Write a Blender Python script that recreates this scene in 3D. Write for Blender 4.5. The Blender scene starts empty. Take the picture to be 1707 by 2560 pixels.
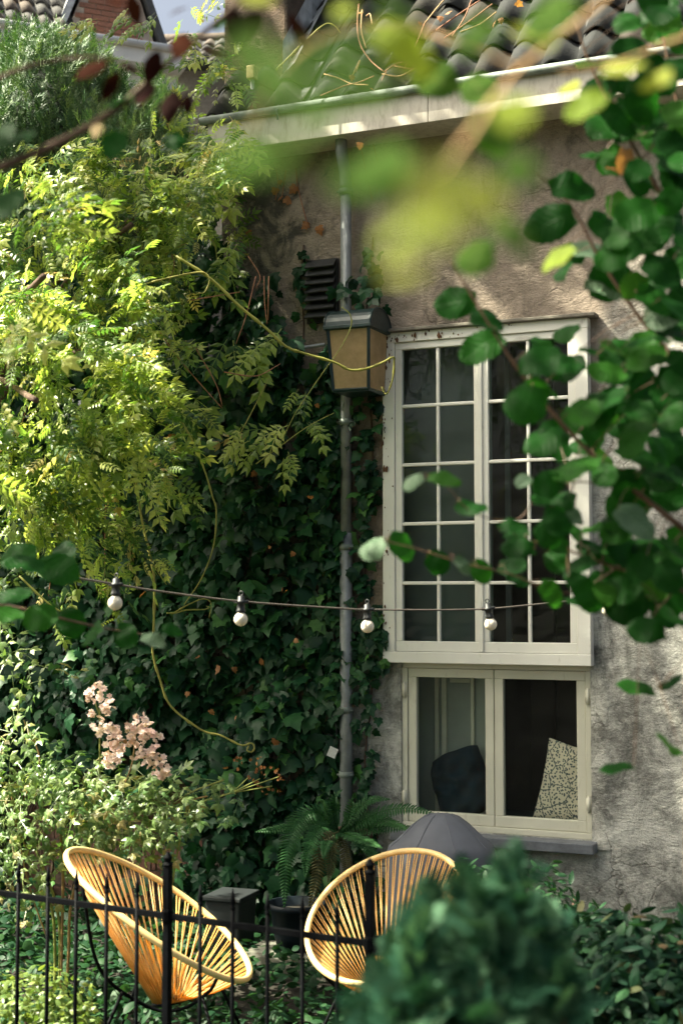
import bpy, math, random
import numpy as np
from mathutils import Vector, Matrix

random.seed(7)
rng = np.random.default_rng(7)
SC = bpy.context.scene
COL = SC.collection
R = math.radians

# ------------------------------------------------------------------ camera
EYE = 2.0                       # eye height, metres
PITCH = R(3.54)
FPX, CX, CY = 3556.0, 853.5, 1280.0    # focal length and centre in photograph pixels (1707 x 2560)
cam = bpy.data.cameras.new('camera')
cam.sensor_fit = 'VERTICAL'
cam.sensor_height = 36.0
cam.lens = 50.0
cam.clip_start = 0.05
cam.clip_end = 500
cam.dof.use_dof = True
cam.dof.focus_distance = 8.35
cam.dof.aperture_fstop = 2.8
camo = bpy.data.objects.new('camera', cam)
camo.location = (0, 0, EYE)
camo.rotation_euler = (R(90) + PITCH, 0, 0)
COL.objects.link(camo)
SC.camera = camo

# ------------------------------------------------------------------ light
SUN_EL = R(51)
SUN_H = Vector((-0.98, -0.03, 0)).normalized()          # horizontal direction towards the sun: from the left, almost along the wall
SUN = Vector((SUN_H.x * math.cos(SUN_EL), SUN_H.y * math.cos(SUN_EL), math.sin(SUN_EL)))
world = bpy.data.worlds.new('World')
SC.world = world
world.use_nodes = True
wn = world.node_tree
sky = wn.nodes.new('ShaderNodeTexSky')
sky.sky_type = 'NISHITA'
sky.sun_disc = False
sky.sun_elevation = SUN_EL
sky.sun_rotation = math.atan2(SUN_H.x, SUN_H.y)
sky.air_density = 0.45
sky.dust_density = 9.0
sky.ozone_density = 0.3
bg = wn.nodes['Background']
bg.inputs['Strength'].default_value = 0.09
wn.links.new(sky.outputs['Color'], bg.inputs['Color'])
sl = bpy.data.lights.new('sun', 'SUN')
sl.energy = 5.0
sl.angle = R(0.6)
sl.color = (1.0, 0.92, 0.78)
so = bpy.data.objects.new('sun', sl)
so.rotation_euler = SUN.to_track_quat('Z', 'Y').to_euler()
so.location = (-6, 4, 9)
COL.objects.link(so)
SC.view_settings.view_transform = 'Standard'
SC.view_settings.look = 'None'
SC.view_settings.exposure = 2.0
SC.view_settings.gamma = 1.0
SC.view_settings.use_white_balance = True       # the camera is balanced for open shade
SC.view_settings.white_balance_temperature = 6750
SC.view_settings.white_balance_tint = -1
SC.cycles.use_denoising = True
SC.cycles.max_bounces = 8
SC.cycles.transparent_max_bounces = 12
SC.cycles.sample_clamp_indirect = 6.0

# ------------------------------------------------------------------ picking places from the photograph
WA = R(23.6)                                # the house front turns this far from the picture plane
WP = Vector((0.842, 8.25, 0.0))             # a point at the foot of the house front
UX = Vector((math.cos(WA), -math.sin(WA), 0)); VX = Vector((math.sin(WA), math.cos(WA), 0))
def ray(px, py):
    dx = (px - CX) / FPX; du = (CY - py) / FPX
    return Vector((dx, math.cos(PITCH) - math.sin(PITCH) * du, math.sin(PITCH) + math.cos(PITCH) * du))
def at(px, py, Y):
    d = ray(px, py)
    return Vector((0, 0, EYE)) + d * (Y / d.y)
def onwall(px, py, v=0.0):                  # world point on the plane v metres behind the house front
    d = ray(px, py)
    t = (v + WP.dot(VX)) / d.dot(VX)
    return Vector((0, 0, EYE)) + d * t
def wl(p):                                  # world -> house coordinates (u along the front, v into the house, z)
    q = Vector(p) - WP
    return Vector((q.dot(UX), q.dot(VX), p[2]))
def hw(u, v, z):                            # house -> world
    p = WP + UX * u + VX * v
    return Vector((p.x, p.y, z))
def W(px, py, v=0.0):
    return wl(onwall(px, py, v))

# ------------------------------------------------------------------ materials
def new_mat(name):
    m = bpy.data.materials.new(name); m.use_nodes = True
    nt = m.node_tree
    return m, nt, nt.nodes['Principled BSDF'], nt.nodes['Material Output']
def N(nt, t, **kw):
    n = nt.nodes.new(t)
    for k, v in kw.items():
        if hasattr(n, k) and not k.startswith('in_'): setattr(n, k, v)
    return n
def ramp(nt, stops, fac):
    r = nt.nodes.new('ShaderNodeValToRGB')
    e = r.color_ramp.elements
    while len(e) < len(stops): e.new(0.5)
    for el, (p, c) in zip(e, stops):
        el.position = p; el.color = (*c, 1) if len(c) == 3 else c
    nt.links.new(fac, r.inputs[0])
    return r.outputs[0]
def noise(nt, scale, detail=4, rough=0.6, coord=None, dist=0.0):
    n = nt.nodes.new('ShaderNodeTexNoise')
    n.inputs['Scale'].default_value = scale; n.inputs['Detail'].default_value = detail
    n.inputs['Roughness'].default_value = rough; n.inputs['Distortion'].default_value = dist
    if coord is not None: nt.links.new(coord, n.inputs['Vector'])
    return n.outputs[0]
def objcoord(nt):
    return nt.nodes.new('ShaderNodeTexCoord').outputs['Object']
def geocoord(nt):
    return nt.nodes.new('ShaderNodeNewGeometry').outputs['Position']
def mapping(nt, vec, scale=(1, 1, 1), loc=(0, 0, 0), rot=(0, 0, 0)):
    m = nt.nodes.new('ShaderNodeMapping')
    m.inputs['Scale'].default_value = scale; m.inputs['Location'].default_value = loc; m.inputs['Rotation'].default_value = rot
    nt.links.new(vec, m.inputs[0])
    return m.outputs[0]
def mixc(nt, fac, a, b, mode='MIX'):
    m = nt.nodes.new('ShaderNodeMix'); m.data_type = 'RGBA'; m.blend_type = mode
    if isinstance(fac, (int, float)): m.inputs[0].default_value = fac
    else: nt.links.new(fac, m.inputs[0])
    for i, x in ((6, a), (7, b)):
        if isinstance(x, (tuple, list)): m.inputs[i].default_value = (*x, 1) if len(x) == 3 else x
        else: nt.links.new(x, m.inputs[i])
    return m.outputs[2]
def math_(nt, op, a, b=0.0):
    m = nt.nodes.new('ShaderNodeMath'); m.operation = op
    for i, x in ((0, a), (1, b)):
        if isinstance(x, (int, float)): m.inputs[i].default_value = x
        else: nt.links.new(x, m.inputs[i])
    return m.outputs[0]
def bump(nt, bsdf, h, strength=0.4, dist=0.02):
    b = nt.nodes.new('ShaderNodeBump')
    b.inputs['Strength'].default_value = strength; b.inputs['Distance'].default_value = dist
    nt.links.new(h, b.inputs['Height']); nt.links.new(b.outputs[0], bsdf.inputs['Normal'])

def leaf_mat(name, stops, trans=0.35, rough=0.45, spec=0.4, tcol=1.6, grain=True):
    m, nt, b, out = new_mat(name)
    a = nt.nodes.new('ShaderNodeAttribute'); a.attribute_name = 'rnd'
    oi = nt.nodes.new('ShaderNodeObjectInfo')
    f = math_(nt, 'FRACT', math_(nt, 'ADD', a.outputs['Fac'], oi.outputs['Random']))
    c = ramp(nt, stops, f)
    if grain:
        n = noise(nt, 55, 3, 0.6, geocoord(nt))
        c = mixc(nt, 0.35, c, ramp(nt, [(0.3, (0.55, 0.55, 0.5)), (0.7, (1.35, 1.3, 1.2))], n), 'MULTIPLY')
    nt.links.new(c, b.inputs['Base Color'])
    b.inputs['Roughness'].default_value = rough
    b.inputs['Specular IOR Level'].default_value = spec
    t = nt.nodes.new('ShaderNodeBsdfTranslucent')
    tc = mixc(nt, 1.0, c, (tcol, tcol * 1.05, tcol * 0.55), 'MULTIPLY')
    nt.links.new(tc, t.inputs['Color'])
    mx = nt.nodes.new('ShaderNodeMixShader'); mx.inputs[0].default_value = trans
    nt.links.new(b.outputs[0], mx.inputs[1]); nt.links.new(t.outputs[0], mx.inputs[2])
    nt.links.new(mx.outputs[0], out.inputs['Surface'])
    return m
def veins(m, strength=0.35, pale=(0.30, 0.36, 0.12), amount=0.35):
    """ribs of a broad leaf, in the leaf's own coordinates (unit length)"""
    nt = m.node_tree; b = nt.nodes['Principled BSDF']
    co = objcoord(nt); sx = nt.nodes.new('ShaderNodeSeparateXYZ'); nt.links.new(co, sx.inputs[0])
    ax = math_(nt, 'ABSOLUTE', sx.outputs[0])
    side = math_(nt, 'SINE', math_(nt, 'MULTIPLY', math_(nt, 'SUBTRACT', sx.outputs[1], math_(nt, 'MULTIPLY', ax, 0.75)), 46.0))
    side = math_(nt, 'POWER', math_(nt, 'ABSOLUTE', math_(nt, 'ADD', math_(nt, 'MULTIPLY', side, 0.5), 0.5)), 7.0)
    midr = ramp(nt, [(0.012, (1, 1, 1)), (0.03, (0, 0, 0))], ax)
    v = math_(nt, 'MAXIMUM', side, midr)
    old = b.inputs['Base Color'].links[0].from_socket
    nt.links.new(mixc(nt, math_(nt, 'MULTIPLY', v, amount), old, pale), b.inputs['Base Color'])
    bump(nt, b, v, strength, 0.02)
    return m
def plain(name, col, rough=0.6, metal=0.0, var=0.25, scale=18, bumpy=0.0, spec=0.5):
    m, nt, b, out = new_mat(name)
    co = objcoord(nt)
    n = noise(nt, scale, 5, 0.65, co)
    lo = tuple(c * (1 - var) for c in col); hi = tuple(min(1, c * (1 + var)) for c in col)
    nt.links.new(ramp(nt, [(0.3, lo), (0.7, hi)], n), b.inputs['Base Color'])
    b.inputs['Roughness'].default_value = rough; b.inputs['Metallic'].default_value = metal
    b.inputs['Specular IOR Level'].default_value = spec
    if bumpy: bump(nt, b, noise(nt, scale * 4, 4, 0.6, co), bumpy, 0.01)
    return m

M = {}
# lime plaster: beige coat, grey cement patches, dark algae and fine speckle
def plaster(name, beige, grey, bias):
    m, nt, b, out = new_mat(name)
    co = objcoord(nt)
    big = noise(nt, 0.9, 5, 0.6, mapping(nt, co, loc=(3.1, 0, 1.7)), 0.6)
    sx = nt.nodes.new('ShaderNodeSeparateXYZ'); nt.links.new(co, sx.inputs[0])
    # a later grey cement coat on the part right of and below the window
    side = math_(nt, 'MULTIPLY', math_(nt, 'SUBTRACT', math_(nt, 'MULTIPLY', sx.outputs[0], 0.5), math_(nt, 'MULTIPLY', math_(nt, 'SUBTRACT', sx.outputs[2], 2.6), 0.32)), bias)
    fac = math_(nt, 'ADD', big, side)
    mask = ramp(nt, [(0.42, (0, 0, 0)), (0.62, (1, 1, 1))], fac)
    mid = noise(nt, 7, 6, 0.7, co, 0.5)
    c1 = mixc(nt, ramp(nt, [(0.35, (0, 0, 0)), (0.65, (1, 1, 1))], mid), tuple(x * 0.72 for x in beige), tuple(x * 1.15 for x in beige))
    mid2 = noise(nt, 3.6, 10, 0.78, mapping(nt, co, loc=(9, 2, 5)), 0.25)
    c2 = mixc(nt, ramp(nt, [(0.42, (0, 0, 0)), (0.58, (1, 1, 1))], mid2), tuple(x * 0.5 for x in grey), tuple(x * 1.35 for x in grey))
    c = mixc(nt, mask, c1, c2)
    # algae and soot
    al = noise(nt, 2.3, 8, 0.75, mapping(nt, co, scale=(1, 1, 0.7), loc=(1.3, 4, 2.2)), 0.8)
    c = mixc(nt, ramp(nt, [(0.53, (0, 0, 0)), (0.70, (0.8, 0.8, 0.8))], al), c, (0.045, 0.05, 0.045))
    sp = noise(nt, 70, 3, 0.8, co)
    c = mixc(nt, ramp(nt, [(0.56, (0, 0, 0)), (0.7, (0.6, 0.6, 0.6))], sp), c, (0.06, 0.055, 0.045))
    if bias:
        dv = nt.nodes.new('ShaderNodeVectorMath'); dv.operation = 'DISTANCE'
        nt.links.new(mapping(nt, co, scale=(1, 0, 0.8)), dv.inputs[0]); dv.inputs[1].default_value = (-1.42, 0, 4.42*0.8)
        sm = math_(nt, 'SUBTRACT', noise(nt, 5, 8, 0.75, co, 0.6), math_(nt, 'MULTIPLY', dv.outputs['Value'], 0.42))
        c = mixc(nt, ramp(nt, [(0.36, (0, 0, 0)), (0.50, (0.85, 0.85, 0.85))], sm), c, (0.05, 0.052, 0.05))
    # hairline cracks and small chips
    vo = nt.nodes.new('ShaderNodeTexVoronoi'); vo.feature = 'DISTANCE_TO_EDGE'; vo.inputs['Scale'].default_value = 1.5
    wv = nt.nodes.new('ShaderNodeVectorMath'); wv.operation = 'ADD'
    wn_ = nt.nodes.new('ShaderNodeTexNoise'); wn_.inputs['Scale'].default_value = 5; wn_.inputs['Detail'].default_value = 6; nt.links.new(co, wn_.inputs['Vector'])
    ws_ = nt.nodes.new('ShaderNodeVectorMath'); ws_.operation = 'SCALE'; ws_.inputs['Scale'].default_value = 0.35; nt.links.new(wn_.outputs['Color'], ws_.inputs[0])
    nt.links.new(co, wv.inputs[0]); nt.links.new(ws_.outputs[0], wv.inputs[1]); nt.links.new(wv.outputs[0], vo.inputs['Vector'])
    crack = math_(nt, 'MULTIPLY', ramp(nt, [(0.004, (1, 1, 1)), (0.011, (0, 0, 0))], vo.outputs['Distance']), ramp(nt, [(0.50, (0, 0, 0)), (0.60, (1, 1, 1))], noise(nt, 1.6, 3, 0.5, mapping(nt, co, loc=(5, 7, 1)))))
    chip = ramp(nt, [(0.70, (0, 0, 0)), (0.735, (1, 1, 1))], noise(nt, 13, 4, 0.6, mapping(nt, co, loc=(2, 8, 6))))
    dark = math_(nt, 'MAXIMUM', crack, math_(nt, 'MULTIPLY', chip, 0.8))
    c = mixc(nt, math_(nt, 'MULTIPLY', dark, 0.4), c, (0.07, 0.06, 0.05))
    # rain streaks with a soft edge
    st_ = noise(nt, 5.5, 5, 0.6, mapping(nt, co, scale=(1.6, 1, 0.10), loc=(4, 0, 3)))
    c = mixc(nt, ramp(nt, [(0.58, (0, 0, 0)), (0.74, (0.45, 0.45, 0.45))], st_), c, (0.07, 0.07, 0.055))
    nt.links.new(c, b.inputs['Base Color'])
    b.inputs['Roughness'].default_value = 0.92; b.inputs['Specular IOR Level'].default_value = 0.15
    sw = noise(nt, 7, 7, 0.68, mapping(nt, co, scale=(0.8, 1, 1.2)), 0.5)
    fine = noise(nt, 60, 5, 0.7, mapping(nt, co, scale=(0.7, 1, 1.3)), 0.2)
    h = math_(nt, 'SUBTRACT', math_(nt, 'ADD', math_(nt, 'MULTIPLY', sw, 1.0), math_(nt, 'MULTIPLY', fine, 0.4)), math_(nt, 'MULTIPLY', dark, 0.15))
    bump(nt, b, h, 1.0, 0.04)
    return m
M['plaster'] = plaster('lime_plaster', (0.36, 0.295, 0.24), (0.45, 0.445, 0.41), 1.0)
M['chimney'] = plaster('chimney_render', (0.20, 0.14, 0.10), (0.11, 0.085, 0.07), 0.0)

def white_paint(name, col=(0.78, 0.765, 0.70), dirt=0.55):
    m, nt, b, out = new_mat(name)
    co = objcoord(nt)
    n = noise(nt, 26, 6, 0.7, mapping(nt, co, scale=(1, 1, 0.35)), 0.3)
    c = mixc(nt, ramp(nt, [(dirt, (0, 0, 0)), (dirt + 0.25, (0.7, 0.7, 0.7))], n), col, (0.30, 0.25, 0.18))
    n2 = noise(nt, 3, 3, 0.5, co)
    c = mixc(nt, 1.0, c, ramp(nt, [(0.3, (0.88, 0.88, 0.88)), (0.7, (1.05, 1.05, 1.05))], n2), 'MULTIPLY')
    nt.links.new(c, b.inputs['Base Color']); b.inputs['Roughness'].default_value = 0.5
    bump(nt, b, noise(nt, 90, 3, 0.6, co), 0.15, 0.004)
    return m
M['white'] = white_paint('window_paint', dirt=0.60)
M['cream'] = white_paint('casement_paint', (0.62, 0.60, 0.49), dirt=0.58)
M['fascia'] = white_paint('fascia_paint', (0.62, 0.57, 0.48), dirt=0.47)

def glass(name, tint=(0.85, 0.9, 0.87), ior=1.24):
    m, nt, b, out = new_mat(name)
    nt.nodes.remove(b)
    t = nt.nodes.new('ShaderNodeBsdfTransparent'); t.inputs[0].default_value = (*tint, 1)
    g = nt.nodes.new('ShaderNodeBsdfGlossy'); g.inputs['Roughness'].default_value = 0.02
    f = nt.nodes.new('ShaderNodeFresnel'); f.inputs['IOR'].default_value = ior
    n = noise(nt, 3.5, 2, 0.5, objcoord(nt))
    bp = nt.nodes.new('ShaderNodeBump'); bp.inputs['Strength'].default_value = 0.3; bp.inputs['Distance'].default_value = 0.02
    nt.links.new(n, bp.inputs['Height']); nt.links.new(bp.outputs[0], g.inputs['Normal'])
    mx = nt.nodes.new('ShaderNodeMixShader')
    nt.links.new(f.outputs[0], mx.inputs[0]); nt.links.new(t.outputs[0], mx.inputs[1]); nt.links.new(g.outputs[0], mx.inputs[2])
    # a film of dust
    d = nt.nodes.new('ShaderNodeBsdfDiffuse'); d.inputs[0].default_value = (0.3, 0.3, 0.28, 1)
    mx2 = nt.nodes.new('ShaderNodeMixShader')
    dn = ramp(nt, [(0.3, (0.006, 0.006, 0.006)), (0.8, (0.035, 0.035, 0.035))], noise(nt, 6, 5, 0.7, objcoord(nt)))
    nt.links.new(dn, mx2.inputs[0]); nt.links.new(mx.outputs[0], mx2.inputs[1]); nt.links.new(d.outputs[0], mx2.inputs[2])
    nt.links.new(mx2.outputs[0], out.inputs['Surface'])
    return m
M['glass'] = glass('window_glass')
M['clearglass'] = glass('new_window_glass', (0.93, 0.95, 0.94), 1.10)
def amber():
    m, nt, b, out = new_mat('amber_glass')
    co = objcoord(nt)
    c = mixc(nt, ramp(nt, [(0.4, (0, 0, 0)), (0.75, (1, 1, 1))], noise(nt, 9, 5, 0.7, co)), (0.74, 0.55, 0.32), (0.50, 0.35, 0.19))
    nt.links.new(c, b.inputs['Base Color']); b.inputs['Roughness'].default_value = 0.35
    t = nt.nodes.new('ShaderNodeBsdfTranslucent'); nt.links.new(c, t.inputs[0])
    tp = nt.nodes.new('ShaderNodeBsdfTransparent'); tp.inputs[0].default_value = (0.9, 0.72, 0.45, 1)
    m1 = nt.nodes.new('ShaderNodeMixShader'); m1.inputs[0].default_value = 0.5
    nt.links.new(b.outputs[0], m1.inputs[1]); nt.links.new(t.outputs[0], m1.inputs[2])
    m2 = nt.nodes.new('ShaderNodeMixShader'); m2.inputs[0].default_value = 0.14
    nt.links.new(m1.outputs[0], m2.inputs[1]); nt.links.new(tp.outputs[0], m2.inputs[2])
    nt.links.new(m2.outputs[0], out.inputs['Surface'])
    return m
M['amber'] = amber()
M['zinc'] = plain('zinc_pipe', (0.22, 0.235, 0.24), 0.5, 0.35, 0.3, 9, 0.1)
M['gutter'] = plain('zinc_gutter', (0.16, 0.19, 0.17), 0.6, 0.2, 0.4, 12, 0.1)
M['slate'] = plain('slate_sill', (0.12, 0.13, 0.15), 0.6, 0, 0.3, 14, 0.2)
M['iron'] = plain('black_iron', (0.0025, 0.003, 0.004), 0.55, 0.0, 0.4, 30, 0.15, 0.05)
M['lantern'] = plain('dark_green_metal', (0.012, 0.030, 0.032), 0.32, 0.1, 0.4, 20, 0.1)
M['louvre'] = plain('weathered_black_wood', (0.022, 0.022, 0.024), 0.75, 0, 0.5, 30, 0.3)
M['socket'] = plain('black_rubber', (0.012, 0.014, 0.016), 0.5)
M['cable'] = plain('grey_cable', (0.10, 0.085, 0.075), 0.6)
M['twine'] = plain('tan_twig', (0.30, 0.13, 0.07), 0.7, 0, 0.3, 40)
M['deadstem'] = plain('dry_stem', (0.42, 0.26, 0.12), 0.7, 0, 0.3, 40)
M['shoot'] = leaf_mat('green_shoot', [(0.0, (0.26, 0.27, 0.06)), (1.0, (0.33, 0.30, 0.08))], 0.15, 0.5, grain=False)
M['bark'] = plain('bark', (0.10, 0.06, 0.04), 0.85, 0, 0.4, 25, 0.6)
M['hazelbark'] = plain('hazel_bark', (0.11, 0.055, 0.028), 0.55, 0, 0.4, 30, 0.3)
def cordm():
    m, nt, b, out = new_mat('yellow_cord')
    oi = nt.nodes.new('ShaderNodeObjectInfo')
    c = ramp(nt, [(0.2, (0.70, 0.47, 0.15)), (0.6, (0.86, 0.63, 0.25)), (1.0, (0.92, 0.76, 0.42))], math_(nt, 'ADD', math_(nt, 'MULTIPLY', oi.outputs['Random'], 0.6), math_(nt, 'MULTIPLY', noise(nt, 12, 3, 0.5, objcoord(nt)), 0.5)))
    nt.links.new(c, b.inputs['Base Color']); b.inputs['Roughness'].default_value = 0.38
    t = nt.nodes.new('ShaderNodeBsdfTranslucent'); t.inputs[0].default_value = (0.95, 0.52, 0.06, 1)
    mx = nt.nodes.new('ShaderNodeMixShader'); mx.inputs[0].default_value = 0.45
    nt.links.new(b.outputs[0], mx.inputs[1]); nt.links.new(t.outputs[0], mx.inputs[2]); nt.links.new(mx.outputs[0], out.inputs[0])
    return m
M['cord'] = cordm()
M['hoop'] = plain('wrapped_hoop', (0.78, 0.56, 0.25), 0.42, 0, 0.12, 20)
M['bulb'] = plain('opal_bulb', (0.80, 0.72, 0.60), 0.25, 0, 0.06, 10)
M['cover'] = plain('grey_cover_cloth', (0.085, 0.092, 0.115), 0.7, 0, 0.15, 6, 0.1)
M['bin'] = plain('grey_plastic', (0.022, 0.026, 0.028), 0.6, 0, 0.2, 6, 0, 0.2)
M['pot'] = plain('dark_blue_pot', (0.006, 0.010, 0.015), 0.5, 0, 0.3, 6, 0, 0.15)
M['stone'] = plain('pale_stone', (0.15, 0.15, 0.12), 0.9, 0, 0.35, 7, 0.5)
M['tag'] = plain('paper_tag', (0.62, 0.62, 0.60), 0.7, 0, 0.15, 90)
M['navy'] = plain('navy_cloth', (0.010, 0.024, 0.036), 0.9, 0, 0.35, 9, 0.3, 0.05)
M['seat'] = plain('teal_seat_cloth', (0.012, 0.03, 0.034), 0.9, 0, 0.3, 9, 0.2, 0.05)
M['darkwood'] = plain('dark_wood', (0.020, 0.011, 0.006), 0.6, 0, 0.5, 5, 0.1)
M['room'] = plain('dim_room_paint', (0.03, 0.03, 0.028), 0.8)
M['panel'] = plain('shutter_paint', (0.34, 0.38, 0.33), 0.6, 0, 0.12, 4)
M['moulding'] = plain('shutter_moulding', (0.75, 0.73, 0.58), 0.6, 0, 0.12, 4)
M['blind'] = plain('grey_roller_blind', (0.15, 0.17, 0.18), 0.8, 0, 0.1, 3)
M['pale_wood'] = plain('pale_wood', (0.70, 0.52, 0.25), 0.6)
M['lead'] = plain('lead_flashing', (0.45, 0.46, 0.46), 0.45, 0.3, 0.3, 12)
M['dirt'] = plain('dead_ivy_bits', (0.11, 0.05, 0.022), 0.9)
M['withered'] = leaf_mat('withered_leaf', [(0.0, (0.20, 0.085, 0.03)), (0.6, (0.34, 0.15, 0.06)), (1.0, (0.42, 0.20, 0.09))], 0.3, 0.6)

def vine_cloth():
    m, nt, b, out = new_mat('vine_print_cloth')
    co = objcoord(nt)
    d = noise(nt, 7, 2, 0.5, co)
    vec = mapping(nt, co, scale=(1, 1, 1))
    add = nt.nodes.new('ShaderNodeVectorMath'); add.operation = 'ADD'
    cn = nt.nodes.new('ShaderNodeTexNoise'); cn.inputs['Scale'].default_value = 9; nt.links.new(co, cn.inputs['Vector'])
    sc_ = nt.nodes.new('ShaderNodeVectorMath'); sc_.operation = 'SCALE'; sc_.inputs['Scale'].default_value = 0.05
    nt.links.new(cn.outputs['Color'], sc_.inputs[0])
    nt.links.new(vec, add.inputs[0]); nt.links.new(sc_.outputs[0], add.inputs[1])
    def vor(feature, s):
        v = nt.nodes.new('ShaderNodeTexVoronoi'); v.feature = feature; v.voronoi_dimensions = '2D'; v.inputs['Scale'].default_value = s
        nt.links.new(add.outputs[0], v.inputs['Vector']); return v.outputs['Distance']
    stem = ramp(nt, [(0.018, (1, 1, 1)), (0.034, (0, 0, 0))], vor('DISTANCE_TO_EDGE', 10))
    leaf = ramp(nt, [(0.26, (1, 1, 1)), (0.34, (0, 0, 0))], vor('F1', 58))
    fac = math_(nt, 'MAXIMUM', stem, leaf)
    nt.links.new(mixc(nt, fac, (0.80, 0.71, 0.54), (0.10, 0.12, 0.12)), b.inputs['Base Color'])
    b.inputs['Roughness'].default_value = 0.9
    return m
M['vinecloth'] = vine_cloth()

def brickm(name, stops, moss=0.0):
    m, nt, b, out = new_mat(name)
    oi = nt.nodes.new('ShaderNodeObjectInfo'); co = objcoord(nt)
    a = nt.nodes.new('ShaderNodeAttribute'); a.attribute_name = 'rnd'
    f = math_(nt, 'FRACT', math_(nt, 'ADD', a.outputs['Fac'], oi.outputs['Random']))
    c = ramp(nt, stops, f)
    n = noise(nt, 40, 5, 0.7, geocoord(nt))
    c = mixc(nt, 0.6, c, ramp(nt, [(0.3, (0.45, 0.45, 0.45)), (0.7, (1.4, 1.35, 1.3))], n), 'MULTIPLY')
    nt.links.new(c, b.inputs['Base Color']); b.inputs['Roughness'].default_value = 0.9
    bump(nt, b, n, 0.6, 0.006)
    return m
M['brick'] = brickm('garden_brick', [(0, (0.11, 0.06, 0.045)), (0.5, (0.17, 0.085, 0.06)), (1, (0.10, 0.075, 0.06))])
M['brick2'] = brickm('gable_brick', [(0, (0.24, 0.105, 0.07)), (0.5, (0.31, 0.14, 0.095)), (1, (0.27, 0.13, 0.09))])
M['tile'] = brickm('roof_tile_clay', [(0, (0.009, 0.011, 0.012)), (0.5, (0.014, 0.016, 0.016)), (0.85, (0.022, 0.020, 0.016)), (1, (0.040, 0.028, 0.020))])
M['tile2'] = brickm('far_roof_tile', [(0, (0.045, 0.045, 0.047)), (0.6, (0.07, 0.065, 0.06)), (1, (0.10, 0.075, 0.06))])
M['mortar'] = plain('mortar', (0.16, 0.145, 0.12), 0.95, 0, 0.3, 20, 0.4)
M['mortar2'] = plain('gable_mortar', (0.40, 0.34, 0.29), 0.95, 0, 0.15, 10)
M['soil'] = plain('garden_soil', (0.018, 0.015, 0.010), 0.95, 0, 0.5, 5, 0.8)
M['farwhite'] = plain('far_white_render', (0.72, 0.72, 0.70), 0.8, 0, 0.08, 2)
M['verge'] = plain('verge_board', (0.06, 0.062, 0.065), 0.7)

M['ivy'] = leaf_mat('ivy_leaf', [(0.0, (0.006, 0.030, 0.014)), (0.4, (0.011, 0.048, 0.021)), (0.75, (0.018, 0.070, 0.028)), (0.90, (0.034, 0.11, 0.036)), (0.96, (0.07, 0.18, 0.04)), (1.0, (0.02, 0.06, 0.025))], 0.18, 0.42, 0.22, 1.6)
M['wisteria'] = leaf_mat('wisteria_leaf', [(0.0, (0.025, 0.07, 0.018)), (0.18, (0.08, 0.16, 0.035)), (0.4, (0.20, 0.29, 0.065)), (0.68, (0.33, 0.41, 0.105)), (0.95, (0.48, 0.50, 0.17)), (1.0, (0.40, 0.28, 0.12))], 0.5, 0.36, 0.6, 1.6)
M['rose'] = leaf_mat('rose_leaf', [(0.0, (0.07, 0.15, 0.04)), (0.5, (0.15, 0.24, 0.075)), (0.85, (0.26, 0.34, 0.13)), (1.0, (0.34, 0.28, 0.12))], 0.32, 0.36, 0.6, 1.4)
M['petal'] = leaf_mat('rose_petal', [(0.0, (0.86, 0.64, 0.66)), (0.8, (0.90, 0.78, 0.78)), (1.0, (0.62, 0.44, 0.38))], 0.3, 0.6, 0.2, 0.95)
M['box'] = leaf_mat('box_leaf', [(0.0, (0.07, 0.13, 0.03)), (0.5, (0.14, 0.21, 0.05)), (1.0, (0.22, 0.27, 0.07))], 0.3, 0.4, 0.5, 1.5)
M['cover_leaf'] = leaf_mat('groundcover_leaf', [(0.0, (0.010, 0.038, 0.018)), (0.6, (0.018, 0.058, 0.024)), (1.0, (0.035, 0.09, 0.032))], 0.25, 0.5, 0.2, 1.5)
M['yew'] = leaf_mat('yew_needles', [(0.0, (0.030, 0.085, 0.030)), (0.5, (0.065, 0.135, 0.048)), (1.0, (0.14, 0.22, 0.075))], 0.15, 0.5, 0.4, 1.5, grain=False)
M['conifer'] = leaf_mat('conifer_scale', [(0.0, (0.016, 0.065, 0.038)), (0.5, (0.048, 0.135, 0.08)), (1.0, (0.13, 0.25, 0.15))], 0.3, 0.6, 0.08, 1.2, grain=False)
M['hazel'] = leaf_mat('hazel_leaf', [(0.0, (0.006, 0.036, 0.006)), (0.5, (0.010, 0.056, 0.009)), (0.85, (0.018, 0.085, 0.012)), (1.0, (0.045, 0.13, 0.022))], 0.48, 0.45, 0.09, 2.2)
M['hazelpale'] = leaf_mat('hazel_leaf_underside', [(0.0, (0.06, 0.12, 0.07)), (1.0, (0.11, 0.18, 0.11))], 0.3, 0.5, 0.25, 1.3)
M['yellowleaf'] = leaf_mat('young_hazel_leaf', [(0.0, (0.16, 0.24, 0.03)), (0.5, (0.26, 0.32, 0.05)), (1.0, (0.36, 0.38, 0.08))], 0.55, 0.6, 0.12, 1.7)
veins(M['hazel'], 0.25, (0.035, 0.09, 0.022), 0.25); veins(M['hazelpale'], 0.6, (0.20, 0.28, 0.18), 0.4); veins(M['yellowleaf'], 0.4, (0.25, 0.33, 0.06), 0.4)
M['neargreen'] = veins(leaf_mat('shaded_young_leaf', [(0.0, (0.03, 0.08, 0.012)), (1.0, (0.05, 0.11, 0.02))], 0.5, 0.8, 0.03, 1.8))
M['copper'] = leaf_mat('copper_silhouette_leaf', [(0.0, (0.010, 0.004, 0.004)), (0.7, (0.02, 0.006, 0.005)), (1.0, (0.04, 0.012, 0.006))], 0.12, 0.8, 0.02, 1.3)  # dark red leaf, with the darkness of a backlit silhouette put into its colour
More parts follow.
